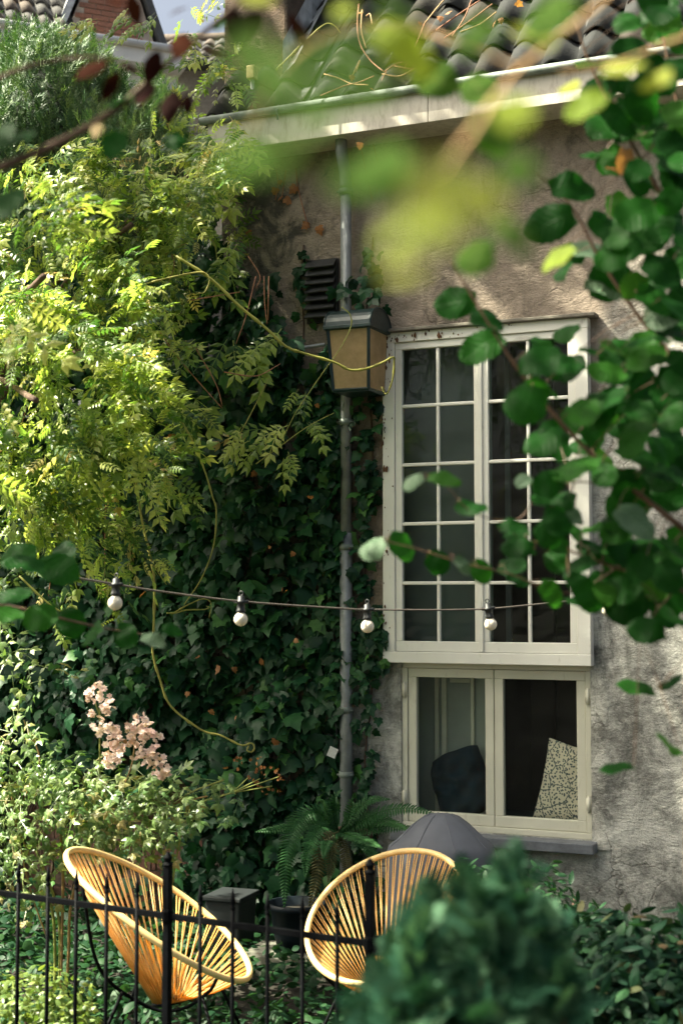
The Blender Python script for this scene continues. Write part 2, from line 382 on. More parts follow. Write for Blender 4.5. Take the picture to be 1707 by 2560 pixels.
M['fern'] = leaf_mat('fern_frond', [(0.0, (0.022, 0.085, 0.025)), (0.6, (0.035, 0.12, 0.035)), (1.0, (0.055, 0.15, 0.045))], 0.3, 0.5, 0.3, 1.5)
M['fernbrown'] = leaf_mat('old_fern_frond', [(0.0, (0.05, 0.06, 0.025)), (1.0, (0.09, 0.08, 0.03))], 0.3, 0.5, 0.3, 1.5)
M['shrub'] = leaf_mat('shrub_leaf', [(0.0, (0.007, 0.027, 0.016)), (0.6, (0.013, 0.046, 0.023)), (0.95, (0.030, 0.08, 0.034)), (1.0, (0.10, 0.07, 0.04))], 0.25, 0.5, 0.15, 1.5)
M['shade'] = leaf_mat('shade_caster_leaf', [(0.0, (0.03, 0.08, 0.02)), (1.0, (0.07, 0.14, 0.03))], 0.3, 0.5, 0.4, 1.5, grain=False)

# ------------------------------------------------------------------ mesh helpers
class MB:
    def __init__(s): s.v = []; s.f = []
    def add(s, vs, fs):
        o = len(s.v); s.v += [tuple(p) for p in vs]; s.f += [tuple(i + o for i in f) for f in fs]; return s
    def box(s, x0, x1, y0, y1, z0, z1):
        return s.add([(x0,y0,z0),(x1,y0,z0),(x1,y1,z0),(x0,y1,z0),(x0,y0,z1),(x1,y0,z1),(x1,y1,z1),(x0,y1,z1)],
                     [(0,3,2,1),(4,5,6,7),(0,1,5,4),(1,2,6,5),(2,3,7,6),(3,0,4,7)])
    def tube(s, pts, r, n=8, cap=True):
        pts = [Vector(p) for p in pts]; k = len(pts)
        rs = r if isinstance(r, (list, tuple)) else [r] * k
        ring = []; ref = None
        for i, p in enumerate(pts):
            t = (pts[min(i + 1, k - 1)] - pts[max(i - 1, 0)])
            if t.length < 1e-9: t = Vector((0, 0, 1))
            t.normalize()
            if ref is None:
                ref = Vector((0, 0, 1)) if abs(t.z) < 0.9 else Vector((1, 0, 0))
            a = (ref - t * ref.dot(t))
            if a.length < 1e-6: a = t.orthogonal()
            a.normalize(); ref = a; b = t.cross(a)
            ring.append([p + (a * math.cos(2*math.pi*j/n) + b * math.sin(2*math.pi*j/n)) * rs[i] for j in range(n)])
        vs = [q for rg in ring for q in rg]; fs = []
        for i in range(k - 1):
            for j in range(n):
                fs.append((i*n+j, i*n+(j+1) % n, (i+1)*n+(j+1) % n, (i+1)*n+j))
        if cap: fs += [tuple(range(n-1, -1, -1)), tuple((k-1)*n + j for j in range(n))]
        return s.add(vs, fs)
    def loop(s, pts, r, n=8):
        pts = [Vector(p) for p in pts]; k = len(pts); vs = []; fs = []
        c = sum(pts, Vector()) / k
        nrm = Vector()
        for i in range(k): nrm += (pts[i] - c).cross(pts[(i+1) % k] - c)
        nrm.normalize()
        for i, p in enumerate(pts):
            t = (pts[(i+1) % k] - pts[i-1]).normalized(); a = nrm; b = t.cross(a).normalized()
            for j in range(n):
                vs.append(p + (a*math.cos(2*math.pi*j/n) + b*math.sin(2*math.pi*j/n)) * r)
        for i in range(k):
            for j in range(n):
                i2 = (i+1) % k
                fs.append((i*n+j, i*n+(j+1) % n, i2*n+(j+1) % n, i2*n+j))
        return s.add(vs, fs)
    def lathe(s, prof, c=(0, 0, 0), n=16):
        vs = []; fs = []
        for r, z in prof:
            for j in range(n):
                vs.append((c[0] + r*math.cos(2*math.pi*j/n), c[1] + r*math.sin(2*math.pi*j/n), c[2] + z))
        for i in range(len(prof)-1):
            for j in range(n): fs.append((i*n+j, i*n+(j+1) % n, (i+1)*n+(j+1) % n, (i+1)*n+j))
        fs += [tuple(range(n-1, -1, -1)), tuple((len(prof)-1)*n+j for j in range(n))]
        return s.add(vs, fs)
    def mesh(s, name, mat, smooth=False):
        me = bpy.data.meshes.new(name); me.from_pydata(s.v, [], s.f); me.materials.append(mat)
        if smooth: me.polygons.foreach_set('use_smooth', [True] * len(me.polygons))
        me.update(); return me
    def build(s, name, mat, parent=None, smooth=False, bevel=0.0, basis=None):
        return link(name, s.mesh(name, mat, smooth), parent, basis, bevel)
def link(name, me, parent=None, basis=None, bevel=0.0):
    o = bpy.data.objects.new(name, me); COL.objects.link(o)
    if parent is not None: o.parent = parent
    if basis is not None: o.matrix_basis = basis
    if bevel:
        b = o.modifiers.new('bevel', 'BEVEL'); b.width = bevel; b.segments = 2; b.limit_method = 'ANGLE'
    return o
def tag(o, label=None, cat=None, group=None, kind=None):
    if label: o['label'] = label
    if cat: o['category'] = cat
    if group: o['group'] = group
    if kind: o['kind'] = kind
    return o
def thing(name, label, cat, loc=(0, 0, 0), rz=0.0, group=None):
    o = bpy.data.objects.new(name, None); COL.objects.link(o)
    o.empty_display_size = 0.1
    o.location = loc; o.rotation_euler = (0, 0, rz)
    return tag(o, label, cat, group)
def off(parent):                        # basis that turns world coordinates into an unrotated parent's space
    return Matrix.Translation(-Vector(parent.location))
def crom(pts, n=6):
    pts = [Vector(p) for p in pts]
    if len(pts) < 3: return pts
    P = [pts[0]*2 - pts[1]] + pts + [pts[-1]*2 - pts[-2]]
    out = []
    for i in range(1, len(P) - 2):
        for k in range(n):
            t = k / n; a, b, c, d = P[i-1], P[i], P[i+1], P[i+2]
            out.append(0.5*((2*b) + (c-a)*t + (2*a-5*b+4*c-d)*t*t + (3*b-a-3*c+d)*t**3))
    out.append(pts[-1]); return out

# leaf templates: base at the origin, tip along +Y, upper side +Z, length 1
def tri_fan(outline, center, lift=None):
    vs = [center] + outline; n = len(outline)
    return np.array(vs, float), np.array([(0, 1+i, 1+(i+1) % n) for i in range(n)], int)
def ivy_template():
    o = [(0,0.02,0), (0.20,-0.06,-0.03), (0.50,0.12,-0.07), (0.36,0.27,0.0), (0.44,0.55,-0.05), (0.24,0.62,0.0), (0,1.0,-0.10),
         (-0.24,0.62,0.0), (-0.44,0.55,-0.05), (-0.36,0.27,0.0), (-0.50,0.12,-0.07), (-0.20,-0.06,-0.03)]
    return tri_fan(o, (0, 0.30, 0.05))
def leaflet(base, d, side, L, w, droop=0.12, up=0.03):
    b = np.array(base, float); d = np.array(d, float); s = np.array(side, float); z = np.array((0, 0, 1.0))
    v = [b, b + d*L*0.45 + s*w*0.5 - z*droop*L*0.2, b + d*L*0.45 + z*up*L, b + d*L*0.45 - s*w*0.5 - z*droop*L*0.2, b + d*L - z*droop*L]
    return v, [(0, 1, 2), (0, 2, 3), (1, 4, 2), (2, 4, 3)]
def compound(pairs, Lf, Wf, spread=55, term=True, curve=0.25, thin=0.012):
    V = []; F = []
    def add(v, f):
        o = len(V); V.extend(v); F.extend([tuple(i+o for i in t) for t in f])
    def pos(t): return (0, t, -curve*t*t)
    for i in range(4):
        a, b = pos(i/4*0.9), pos((i+1)/4*0.9)
        add([(a[0]-thin, a[1], a[2]), (a[0]+thin, a[1], a[2]), (b[0]+thin, b[1], b[2]), (b[0]-thin, b[1], b[2])], [(0, 1, 2), (0, 2, 3)])
    for i in range(pairs):
        t = 0.22 + 0.66*i/max(1, pairs-1)
        k = 1.0 - 0.35*abs(t-0.5)
        for sgn in (-1, 1):
            a = R(spread + random.uniform(-8, 8))
            d = np.array((sgn*math.sin(a), math.cos(a), -0.15 + random.uniform(-0.15, 0.1))); d /= np.linalg.norm(d)
            sd = np.array((math.cos(a), -sgn*math.sin(a), 0.0))
            add(*leaflet(pos(t), d, sd, Lf*k, Wf*k, 0.25))
    if term: add(*leaflet(pos(0.9), (0, 0.95, -0.3), (1, 0, 0), Lf, Wf, 0.2))
    return np.array(V, float), np.array(F, int)
def hazel_template():                   # round toothed leaf with a drawn out tip and a notch at the stalk
    V = []; F = []; rows = 12; ph = random.uniform(0, 6); asym = random.uniform(-0.05, 0.05); cup = random.uniform(-0.25, 0.75); sag = random.uniform(0.0, 0.45); fat = random.uniform(0.80, 1.06); tw = random.uniform(-0.35, 0.35); bend = random.uniform(-.12, .12)
    for i in range(rows + 1):
        y = i/rows
        w = 0.47*(math.sin(math.pi*min(1, y*0.80 + 0.13))**0.75) if y < 0.84 else 0.47*(math.sin(math.pi*(0.84*0.80 + 0.13))**0.75)*max(0, (1-y)/0.16)**0.8
        w *= fat; zc = -sag*y*y + 0.03*math.sin(y*9 + ph)
        for s in (-1, -0.66, -0.33, 0, 0.33, 0.66, 1):
            tooth = 0.022*(1 if i % 2 else -0.6) if abs(s) == 1 and 0 < i < rows else 0
            yy = y - (0.07*abs(s) if i == 0 else 0) + 0.05*abs(s)*(1-y)
            V.append((s*(w*(1 + asym*s) + tooth*random.uniform(.4, 1.5)) + bend*y*y, yy + (0.02*random.uniform(-1, 1) if abs(s) == 1 else 0), zc - cup*(s*w)**2 + tw*s*w*y + 0.045*math.sin(y*10 + ph + s*2.5)*abs(s) + 0.02*(abs(s) > 0.1)))
    for i in range(rows):
        for k in range(6):
            a = i*7+k
            F += [(a, a+1, a+8), (a, a+8, a+7)]
    return np.array(V, float), np.array(F, int)
def ovate_template(w=0.3, droop=0.15):
    v, f = leaflet((0, 0, 0), (0, 1, 0), (1, 0, 0), 1.0, w*2, droop)
    return np.array(v, float), np.array(f, int)
def oval_template(w=0.26):
    o = [(0,0,0),(w*0.6,0.15,-0.02),(w,0.42,-0.04),(w*0.8,0.7,-0.06),(w*0.35,0.9,-0.09),(0,1,-0.12),(-w*0.35,0.9,-0.09),(-w*0.8,0.7,-0.06),(-w,0.42,-0.04),(-w*0.6,0.15,-0.02)]
    return tri_fan(o, (0, 0.45, 0.03))
def needle_template(n=9, L=0.30, w=0.045, spread=50):
    V = []; F = []
    for i in range(n):
        t = i/(n-1)
        for sgn in (-1, 1):
            a = R(spread*(1-0.5*t)); ph = random.uniform(-1.0, 1.0)
            d = np.array((sgn*math.sin(a)*math.cos(ph), math.cos(a), math.sin(a)*math.sin(ph)))
            s = np.cross(d, (0, 0, 1.0)); s /= (np.linalg.norm(s)+1e-6)
            b = np.array((0, t*0.85, 0.0)); o = len(V)
            V += [b - s*w*0.5, b + s*w*0.5, b + d*L*(1-0.35*t)]; F.append((o, o+1, o+2))
    return np.array(V, float), np.array(F, int)
def spray_template():                   # flat scale-leaf spray of a cypress
    V = []; F = []
    def seg(a, b, w):
        a = np.array(a); b = np.array(b); d = b-a; s = np.array((-d[1], d[0], 0)); s = s/(np.linalg.norm(s)+1e-9)*w; o = len(V)
        V.extend([a-s, a+s, b]); F.append((o, o+1, o+2))
    seg((0, 0, 0), (0, 1, -0.15), 0.04)
    for i in range(6):
        t = 0.12 + 0.75*i/5
        for sg in (-1, 1):
            L = 0.55*(1-t)+0.14; a = R(42)
            b = np.array((sg*math.sin(a)*L, t+math.cos(a)*L, -0.15*t*t+random.uniform(-0.06, 0.06)))
            p = np.array((0, t, -0.15*t*t)); seg(p, b, 0.045)
            for q in (0.35, 0.65):
                pp = p + (b-p)*q
                for s2 in (-1, 1):
                    a2 = R(42*sg + 40*s2); L2 = L*0.4*(1.1-q)
                    seg(pp, pp + np.array((math.sin(a2)*L2, math.cos(a2)*L2, random.uniform(-0.03, 0.03))), 0.04)
    return np.array(V, float), np.array(F, int)

def frames(nrm, tip, scale):
    n = np.asarray(nrm, float); t = np.asarray(tip, float)
    n = n/np.linalg.norm(n, axis=1, keepdims=True)
    t = t - n*np.sum(t*n, axis=1, keepdims=True)
    ln = np.linalg.norm(t, axis=1, keepdims=True); t = np.where(ln < 1e-4, np.cross(n, [[0.3, 0.5, 0.8]]), t)
    t = t/np.linalg.norm(t, axis=1, keepdims=True)
    x = np.cross(t, n)
    return np.stack([x, t, n], axis=2) * np.asarray(scale, float)[:, None, None]
def scatter_mesh(name, tmpl, pos, fr, mat):
    tv, tf = tmpl; m = len(pos); k = len(tv)
    V = np.einsum('mij,kj->mki', fr, tv) + np.asarray(pos, float)[:, None, :]
    F = (tf[None, :, :] + (np.arange(m)*k)[:, None, None]).reshape(-1, 3)
    me = bpy.data.meshes.new(name)
    me.vertices.add(m*k); me.vertices.foreach_set('co', V.reshape(-1))
    nf = len(F); me.loops.add(nf*3); me.loops.foreach_set('vertex_index', F.reshape(-1).astype(np.int32))
    me.polygons.add(nf); me.polygons.foreach_set('loop_start', np.arange(nf, dtype=np.int32)*3)
    at_ = me.attributes.new('rnd', 'FLOAT', 'POINT'); at_.data.foreach_set('value', np.repeat(rng.random(m), k).astype(np.float32))
    me.materials.append(mat); me.update(calc_edges=True); me.validate()
    return me
def tmpl_mesh(name, tmpl, mat, smooth=True):
    me = bpy.data.meshes.new(name); me.from_pydata([tuple(v) for v in tmpl[0]], [], [tuple(int(i) for i in f) for f in tmpl[1]])
    me.materials.append(mat)
    if smooth: me.polygons.foreach_set('use_smooth', [True]*len(me.polygons))
    me.update(); return me
def leaf_objects(name, meshes, pos, fr, parent):
    o0 = off(parent)
    for i in range(len(pos)):
        m4 = Matrix([list(fr[i][r]) + [float(pos[i][r])] for r in range(3)] + [[0, 0, 0, 1]])
        link(name, meshes[i % len(meshes)], parent, o0 @ m4)
def rnd3(m, s=1.0): return rng.normal(size=(m, 3))*s
def blob_points(c, r, m, shell=(0.6, 1.0), face=0.55):
    """points in the outer shell of an ellipsoid, most of them on the side towards the open air; returns points and outward directions"""
    d = rng.normal(size=(m*3, 3)); d /= np.linalg.norm(d, axis=1, keepdims=True)
    keep = (d[:, 1] < 0.45) & (rng.random(len(d)) < 0.45 + 0.55*np.clip(0.5 - d[:, 1]*face + d[:, 2]*0.3, 0, 1))
    d = d[keep][:m]
    rad = shell[0] + (shell[1]-shell[0])*rng.random(len(d))**0.6
    lump = 1 + 0.16*np.sin(d[:, 0]*7 + c[0]*5) * np.cos(d[:, 2]*6 + c[2]*3)
    return np.array(c)[None] + d*np.array(r)[None]*(rad*lump)[:, None], d

# ================================================================== THE SETTING
g = MB()
xs = np.linspace(-60, 60, 61); ys = np.linspace(-50, 70, 61)
for y in ys:
    for x in xs:
        z = 0.03*math.sin(x*1.7)*math.cos(y*1.3) if abs(x) < 5 and 0 < y < 9 else 0
        g.v.append((x, y, z))
for j in range(60):
    for i in range(60):
        a = j*61+i; g.f.append((a, a+1, a+62, a+61))
tag(g.build('ground', M['soil'], smooth=True), kind='structure')

# ------------------------------------------------------------------ the house
HU0, HU1 = -1.75, 4.2           # ends of the front, along u
house = thing('house', 'old plastered house with tiled roof, white gutter board and white windows', 'house', WP, -WA)
UW = (-0.60, 0.60, 1.655, 3.565)        # opening of the tall window
LW = (-0.535, 0.598, 0.665, 1.600)      # opening of the low window
TH = 0.30
w = MB()
ZT = 4.86
w.box(HU0, UW[0], 0, TH, -0.2, ZT)
w.box(UW[1], HU1, 0, TH, -0.2, ZT)
w.box(UW[0], UW[1], 0, TH, UW[3], ZT)
w.box(UW[0], UW[1], 0, TH, -0.2, LW[2])
w.box(UW[0], LW[0], 0, TH, LW[2], UW[2])
w.box(HU0, HU0 + TH, TH, 4.3, -0.2, ZT)
w.box(HU1 - TH, HU1, TH, 4.3, -0.2, ZT)
w.box(HU0, HU1, 4.3, 4.6, -0.2, ZT)
# gable ends
for u0 in (HU0, HU1 - TH):
    w.add([(u0, 0, ZT), (u0+TH, 0, ZT), (u0, 4.6, ZT), (u0+TH, 4.6, ZT), (u0, 2.3, ZT+2.75), (u0+TH, 2.3, ZT+2.75)],
          [(0, 2, 4), (1, 5, 3), (0, 4, 5, 1), (2, 3, 5, 4)])
w.build('wall', M['plaster'], house)
# ragged plaster edge beside the low window
pe = MB()
pts = []
for i in range(14):
    z = 0.62 + i*0.075
    pts.append((0.598 + 0.012 + 0.018*math.sin(i*1.9) + random.uniform(-0.006, 0.010), z))
for i in range(13):
    (a, za), (b, zb) = pts[i], pts[i+1]
    pe.add([(0.72, -0.001, za), (a+0.02, -0.022, za), (a, 0.02, za), (0.72, -0.001, zb), (b+0.02, -0.022, zb), (b, 0.02, zb)], [(0, 1, 4, 3), (1, 2, 5, 4)])
pe.build('plaster_edge', M['plaster'], house, smooth=True)

# roof
PITCHR = R(50)
EV, EZ = -0.25, 4.99                     # the lowest tile edge
SU = Vector((0, math.cos(PITCHR), math.sin(PITCHR))); NU = Vector((0, -math.sin(PITCHR), math.cos(PITCHR)))
def onroof(u, s, h): return Vector((u, EV, EZ)) + SU*s + NU*h
rf = MB()
Ls = 2.55/math.cos(PITCHR)
for (h0, h1) in ((-0.10, -0.03),):
    a = [onroof(u, s, h) for h in (h0, h1) for u, s in ((HU0-0.02, 0.02), (HU1, 0.02), (HU1, Ls), (HU0-0.02, Ls))]
    rf.add(a, [(0, 3, 2, 1), (4, 5, 6, 7), (0, 1, 5, 4), (1, 2, 6, 5), (2, 3, 7, 6), (3, 0, 4, 7)])
# the back slope
top = onroof(0, Ls, -0.03)
rf.add([(HU0, top.y, top.z), (HU1, top.y, top.z), (HU1, 4.9, ZT-0.2), (HU0, 4.9, ZT-0.2)], [(0, 1, 2, 3)])
roof = rf.build('roof', M['verge'], house)
def pantile(wd=0.215, ln=0.36, th=0.013):
    b = MB(); n = 12; top_ = []; 
    for j in (0, 1):
        for i in range(n+1):
            t = i/n; x = t*wd*1.13
            h = 0.028*math.sin((t*1.06-0.10)*2*math.pi) + 0.012*math.cos(t*math.pi)
            top_.append((x, j*ln, h))
    k = n+1
    b.v = [(x, y, h) for x, y, h in top_] + [(x, y, h-th) for x, y, h in top_]
    for i in range(n):
        b.f.append((i, i+1, k+i+1, k+i))
        b.f.append((2*k+i, 2*k+k+i, 2*k+k+i+1, 2*k+i+1))
        b.f.append((i, 2*k+i, 2*k+i+1, i+1))
        b.f.append((k+i, k+i+1, 3*k+i+1, 3*k+i))
    b.f += [(0, k, 3*k, 2*k), (n, 2*k+n, 3*k+n, k+n)]
    return b
tile_me = pantile().mesh('roof_tile', M['tile'], True)
def rbasis(u, s, h, tilt, rot=0.0):
    m = Matrix(((1, 0, 0), (0, SU.y, NU.y), (0, SU.z, NU.z))).to_4x4()
    return Matrix.Translation(onroof(u, s, h)) @ m @ Matrix.Rotation(tilt, 4, 'X') @ Matrix.Rotation(rot, 4, 'Z')
TW, TL = 0.205, 0.30
for row in range(6):
    for c in range(17):
        u = -1.22 + c*TW
        if row < 4 and u < -1.15: continue
        link('roof_tile', tile_me, roof, rbasis(u + random.uniform(-.006, .006), -0.02 + row*TL + random.uniform(-.012, .012), 0.022 + random.uniform(0, .008), R(-4.5) + random.uniform(-.02, .02), random.uniform(-.03, .03)))
up = MB()
for row in range(13):
    for c in range(29):
        u = -1.74 + c*TW
        vis = row < 6 and -1.25 < u < -1.22 + 16.5*TW
        if vis: continue
        m = rbasis(u, -0.02 + row*TL, 0.022, R(-4.5))
        up.add([m @ v.co for v in tile_me.vertices], [tuple(p.vertices) for p in tile_me.polygons])
tag(up.build('upper_roof_tiles', M['tile'], roof, smooth=True), kind='stuff')

# chimney at the left end of the roof with its flashing
cu0 = W(577, 120, 0.15).x; cu1 = W(735, 120, 0.15).x
ch = MB(); ch.box(cu0, cu1, 0.05, 0.75, 4.9, 8.4); ch.box(cu0-0.05, cu1+0.05, 0.0, 0.80, 8.4, 8.5)
ch.build('chimney', M['chimney'], house, bevel=0.02)
fl = MB()
for k, (s0, s1) in enumerate(((0.38, 0.75), (0.72, 1.10), (1.07, 1.5))):
    a = onroof(cu1+0.004, s0, 0.02); b_ = onroof(cu1+0.004, s1, 0.02)
    fl.add([a, b_, b_ + Vector((0, 0, 0.22)), a + Vector((0, 0, 0.22)), a + Vector((0.10, 0, 0.02))+NU*0.05, b_ + Vector((0.10, 0, 0.02))+NU*0.05], [(0, 3, 2, 1), (0, 1, 5, 4)])
fl.build('lead_flashing', M['lead'], house)
# vent pipe with square cap
vp = W(626, 215, -0.15)
MB().tube([(vp.x, -0.12, 4.9), (vp.x, -0.12, vp.z+0.05)], 0.014, 8).build('vent_pipe', M['lead'], house, True)
MB().box(vp.x-0.028, vp.x+0.028, -0.155, -0.10, vp.z+0.05, vp.z+0.135).build('vent_cap', M['pale_wood'], house, bevel=0.006)

# gutter board, soffit and zinc rim
GU0 = -1.70
gj = W(1070, 300, -0.28).x
MB().box(GU0, gj-0.0015, -0.285, -0.26, 4.765, 4.955).build('gutter_board', M['fascia'], house, bevel=0.003)
MB().box(gj+0.0015, HU1, -0.285, -0.26, 4.765, 4.955).build('gutter_board', M['fascia'], house, bevel=0.003)
MB().box(GU0, HU1, -0.2595, -0.002, 4.775, 4.80).build('soffit', M['fascia'], house)
rim = MB(); rim.tube([(GU0-0.04, -0.305, 4.965), (HU1, -0.305, 4.965)], 0.026, 10)
rim.box(GU0, HU1, -0.30, -0.24, 4.957, 4.985)
rim.build('gutter_rim', M['gutter'], house, True)
for u in (-1.2, -0.1, 1.0):
    MB().tube([(u, -0.31, 4.99), (u, -0.335, 4.95), (u, -0.315, 4.90)], 0.006, 6).build('gutter_clip', M['gutter'], house)

# drainpipe
PU = -0.852; PV = -0.085
dp = MB(); dp.tube(crom([(PU, -0.16, 4.78), (PU, -0.15, 4.70), (PU, PV-0.02, 4.60), (PU, PV, 4.5)], 4), 0.036, 14)
dp.tube([(PU, PV, 4.5), (PU, PV, 2.25)], 0.033, 14)
dp.build('drainpipe', M['zinc'], house, True)
MB().tube([(PU, PV, 2.40), (PU, PV, 0.25)], 0.037, 14).build('drainpipe', M['zinc'], house, True)
for z in (4.46, 3.05, 2.30, 1.33, 0.95):
    b_ = MB(); b_.tube([(PU, PV, z), (PU, PV, z+0.035)], 0.043, 14); b_.box(PU-0.008, PU+0.008, PV, 0, z+0.006, z+0.028)
    b_.tube([(PU-0.05, PV-0.02, z+0.017), (PU+0.055, PV-0.02, z+0.017)], 0.006, 6)
    b_.build('pipe_bracket', M['gutter'], house, True)
cp = [W(833, y, -0.03) for y in (1000, 1250, 1500, 1750, 1900)]
MB().tube(crom([(p.x, -0.03, p.z) for p in cp], 5), 0.007, 6).build('cable_run', M['cable'], house, True)
c0 = W(470, 912, -0.06); c1 = W(812, 861, -0.06)
MB().tube([(c0.x, -0.06, c0.z), (c1.x, -0.06, c1.z)], 0.011, 8).build('conduit', M['lead'], house, True)
# louvred vent
v0 = W(772, 655); v1 = W(848, 805)
va = MB(); va.box(v0.x, v1.x, -0.03, -0.004, v1.z, v0.z)
vent = va.build('louvre_vent', M['louvre'], house)
for i in range(7):
    z = v1.z + 0.02 + i*(v0.z - v1.z - 0.03)/7
    b_ = MB(); b_.add([(v0.x+.006, -0.075, z), (v1.x-.006, -0.075, z), (v1.x-.006, -0.032, z+0.05), (v0.x+.006, -0.032, z+0.05),
                       (v0.x+.006, -0.082, z+.008), (v1.x-.006, -0.082, z+.008), (v1.x-.006, -0.034, z+0.06), (v0.x+.006, -0.034, z+0.06)],
                      [(0,3,2,1),(4,5,6,7),(0,1,5,4),(1,2,6,5),(2,3,7,6),(3,0,4,7)])
    b_.build('louvre', M['louvre'], vent, bevel=0.003)

# ---- tall window: outer frame, two casements of 2 x 5 panes
tw = MB(); tw.box(-0.59, 0.59, 0.094, 0.10, 1.70, 1.702)
FO = (-0.622, 0.622, 1.632, 3.592)
tall = MB()
tall.box(FO[0], FO[0]+0.075, -0.07, 0.09, FO[2]+0.065, FO[3]-0.06)
tall.box(FO[1]-0.075, FO[1], -0.07, 0.09, FO[2]+0.065, FO[3]-0.06)
tall.box(FO[0]-0.001, FO[1]+0.001, -0.072, 0.09, FO[2], FO[2]+0.065)
tall.box(FO[0]-0.001, FO[1]+0.001, -0.072, 0.09, FO[3]-0.06, FO[3])
tallw = tall.build('tall_window', M['white'], house, bevel=0.004)
MB().box(FO[0]-0.02, FO[1]+0.05, -0.10, -0.002, FO[3]+0.001, FO[3]+0.022).build('drip_strip', M['mortar'], house, bevel=0.005)
IL, IR, IB, IT = FO[0]+0.077, FO[1]-0.077, FO[2]+0.067, FO[3]-0.062
mid = 0.5*(IL+IR) - 0.012
pane_cache = {}
def casement(u0, u1, z0, z1, parent, nc, nr, mat, v0=-0.058, st=0.042, bot=0.060, mun=0.020):
    b_ = MB()
    b_.box(u0, u0+st, v0, v0+0.045, z0+bot, z1-st); b_.box(u1-st, u1, v0, v0+0.045, z0+bot, z1-st)
    b_.box(u0, u1, v0-0.001, v0+0.045, z0, z0+bot); b_.box(u0, u1, v0-0.001, v0+0.045, z1-st, z1)
    b_.build('casement', mat, parent, bevel=0.004)
    gu0, gu1, gz0, gz1 = u0+st, u1-st, z0+bot, z1-st
    pw = (gu1-gu0-(nc-1)*mun)/nc; ph = (gz1-gz0-(nr-1)*mun)/nr
    for i in range(1, nc):
        x = gu0 + i*pw + (i-1)*mun
        MB().box(x, x+mun, v0+0.005, v0+0.038, gz0, gz1).build('glazing_bar', mat, parent, bevel=0.005)
    for j in range(1, nr):
        z = gz0 + j*ph + (j-1)*mun
        MB().box(gu0, gu1, v0+0.003, v0+0.036, z, z+mun).build('glazing_bar', mat, parent, bevel=0.005)
    for i in range(nc):
        for j in range(nr):
            x = gu0 + i*(pw+mun); z = gz0 + j*(ph+mun)
            k = (round(pw, 4), round(ph, 4))
            if k not in pane_cache:
                pane_cache[k] = MB().box(-0.002, pw+0.002, -0.0015, 0.0015, -0.002, ph+0.002).mesh('pane', M['glass' if nr > 1 else 'clearglass'])
            link('pane', pane_cache[k], parent, Matrix.Translation((x, v0+0.024, z)) @ Matrix.Rotation(random.uniform(-.006, .006), 4, 'Z') @ Matrix.Rotation(random.uniform(-.006, .006), 4, 'X'))
casement(IL, mid-0.002, IB, IT, tallw, 2, 5, M['white'])
casement(mid+0.002, IR, IB, IT, tallw, 2, 5, M['white'])
MB().box(mid-0.018, mid+0.010, -0.072, -0.0595, IB+0.002, IT-0.002).build('meeting_strip', M['white'], tallw, bevel=0.004)

# ---- low window: two single pane casements under the tall one
low = MB()
low.box(LW[0], LW[0]+0.035, 0.012, 0.10, LW[2]+0.035, LW[3]-0.0)
low.box(LW[1]-0.03, LW[1], 0.012, 0.10, LW[2]+0.035, LW[3]-0.0)
low.box(LW[0], LW[1], 0.010, 0.10, LW[2], LW[2]+0.035)
low.box(LW[0], LW[1], 0.020, 0.10, LW[3], UW[2]-0.024)
loww = low.build('low_window', M['cream'], house, bevel=0.004)
lm = W(1236, 1850, 0.03).x
casement(LW[0]+0.037, lm-0.002, LW[2]+0.037, LW[3]-0.002, loww, 1, 1, M['cream'], 0.022, 0.052, 0.062)
casement(lm+0.002, LW[1]-0.032, LW[2]+0.037, LW[3]-0.002, loww, 1, 1, M['cream'], 0.022, 0.052, 0.062)
for (u, z) in ((LW[0]+0.018, 1.47), (LW[0]+0.018, 0.84), (LW[1]-0.014, 0.86), (LW[1]-0.014, 1.46)):
    b_ = MB(); b_.tube([(u, 0.006, z-0.045), (u, 0.006, z+0.045)], 0.010, 8); b_.box(u-0.016, u+0.016, 0.004, 0.011, z-0.035, z+0.035)
    b_.build('hinge', M['cream'], loww, True)
sl_ = W(1485, 2112, -0.09)
MB().box(LW[0]-0.03, LW[1]+0.035, -0.11, 0.009, 0.602, 0.660).build('window_sill', M['slate'], house, bevel=0.006)
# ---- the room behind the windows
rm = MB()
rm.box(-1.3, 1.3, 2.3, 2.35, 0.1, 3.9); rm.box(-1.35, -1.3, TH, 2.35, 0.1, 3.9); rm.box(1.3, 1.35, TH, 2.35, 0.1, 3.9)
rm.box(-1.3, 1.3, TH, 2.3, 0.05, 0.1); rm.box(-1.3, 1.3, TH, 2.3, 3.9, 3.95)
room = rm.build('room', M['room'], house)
wd_ = MB()
for i in range(7): wd_.box(-0.05+i*0.17, 0.112+i*0.17, 1.05+0.004*(i % 2), 1.10, 0.7, 3.7)
wd_.build('wood_panelling', M['darkwood'], room, bevel=0.006)
pn = MB(); pn.box(-0.60, -0.03, 0.34, 0.37, 0.70, 1.66); pn.build('shutter', M['panel'], room)
for (a, b2) in ((-0.44, -0.415), (-0.395, -0.365), (-0.21, -0.19), (-0.11, -0.085), (-0.065, -0.04)):
    MB().box(a, b2, 0.315, 0.339, 0.71, 1.655).build('shutter_moulding', M['moulding'], room, bevel=0.004)
MB().box(-0.345, -0.215, 0.325, 0.339, 1.50, 1.525).build('shutter_moulding', M['moulding'], room, bevel=0.004)
MB().box(-0.60, -0.015, 0.16, 0.165, 1.70, 3.55).build('roller_blind', M['blind'], room)
MB().box(0.02, 0.05, 0.30, 0.33, 1.7, 3.6).build('curtain_edge', M['blind'], room)
ws = MB(); ws.box(-0.60, 0.62, 0.12, 0.75, 0.55, 0.70); ws.build('window_seat', M['seat'], room, bevel=0.03)
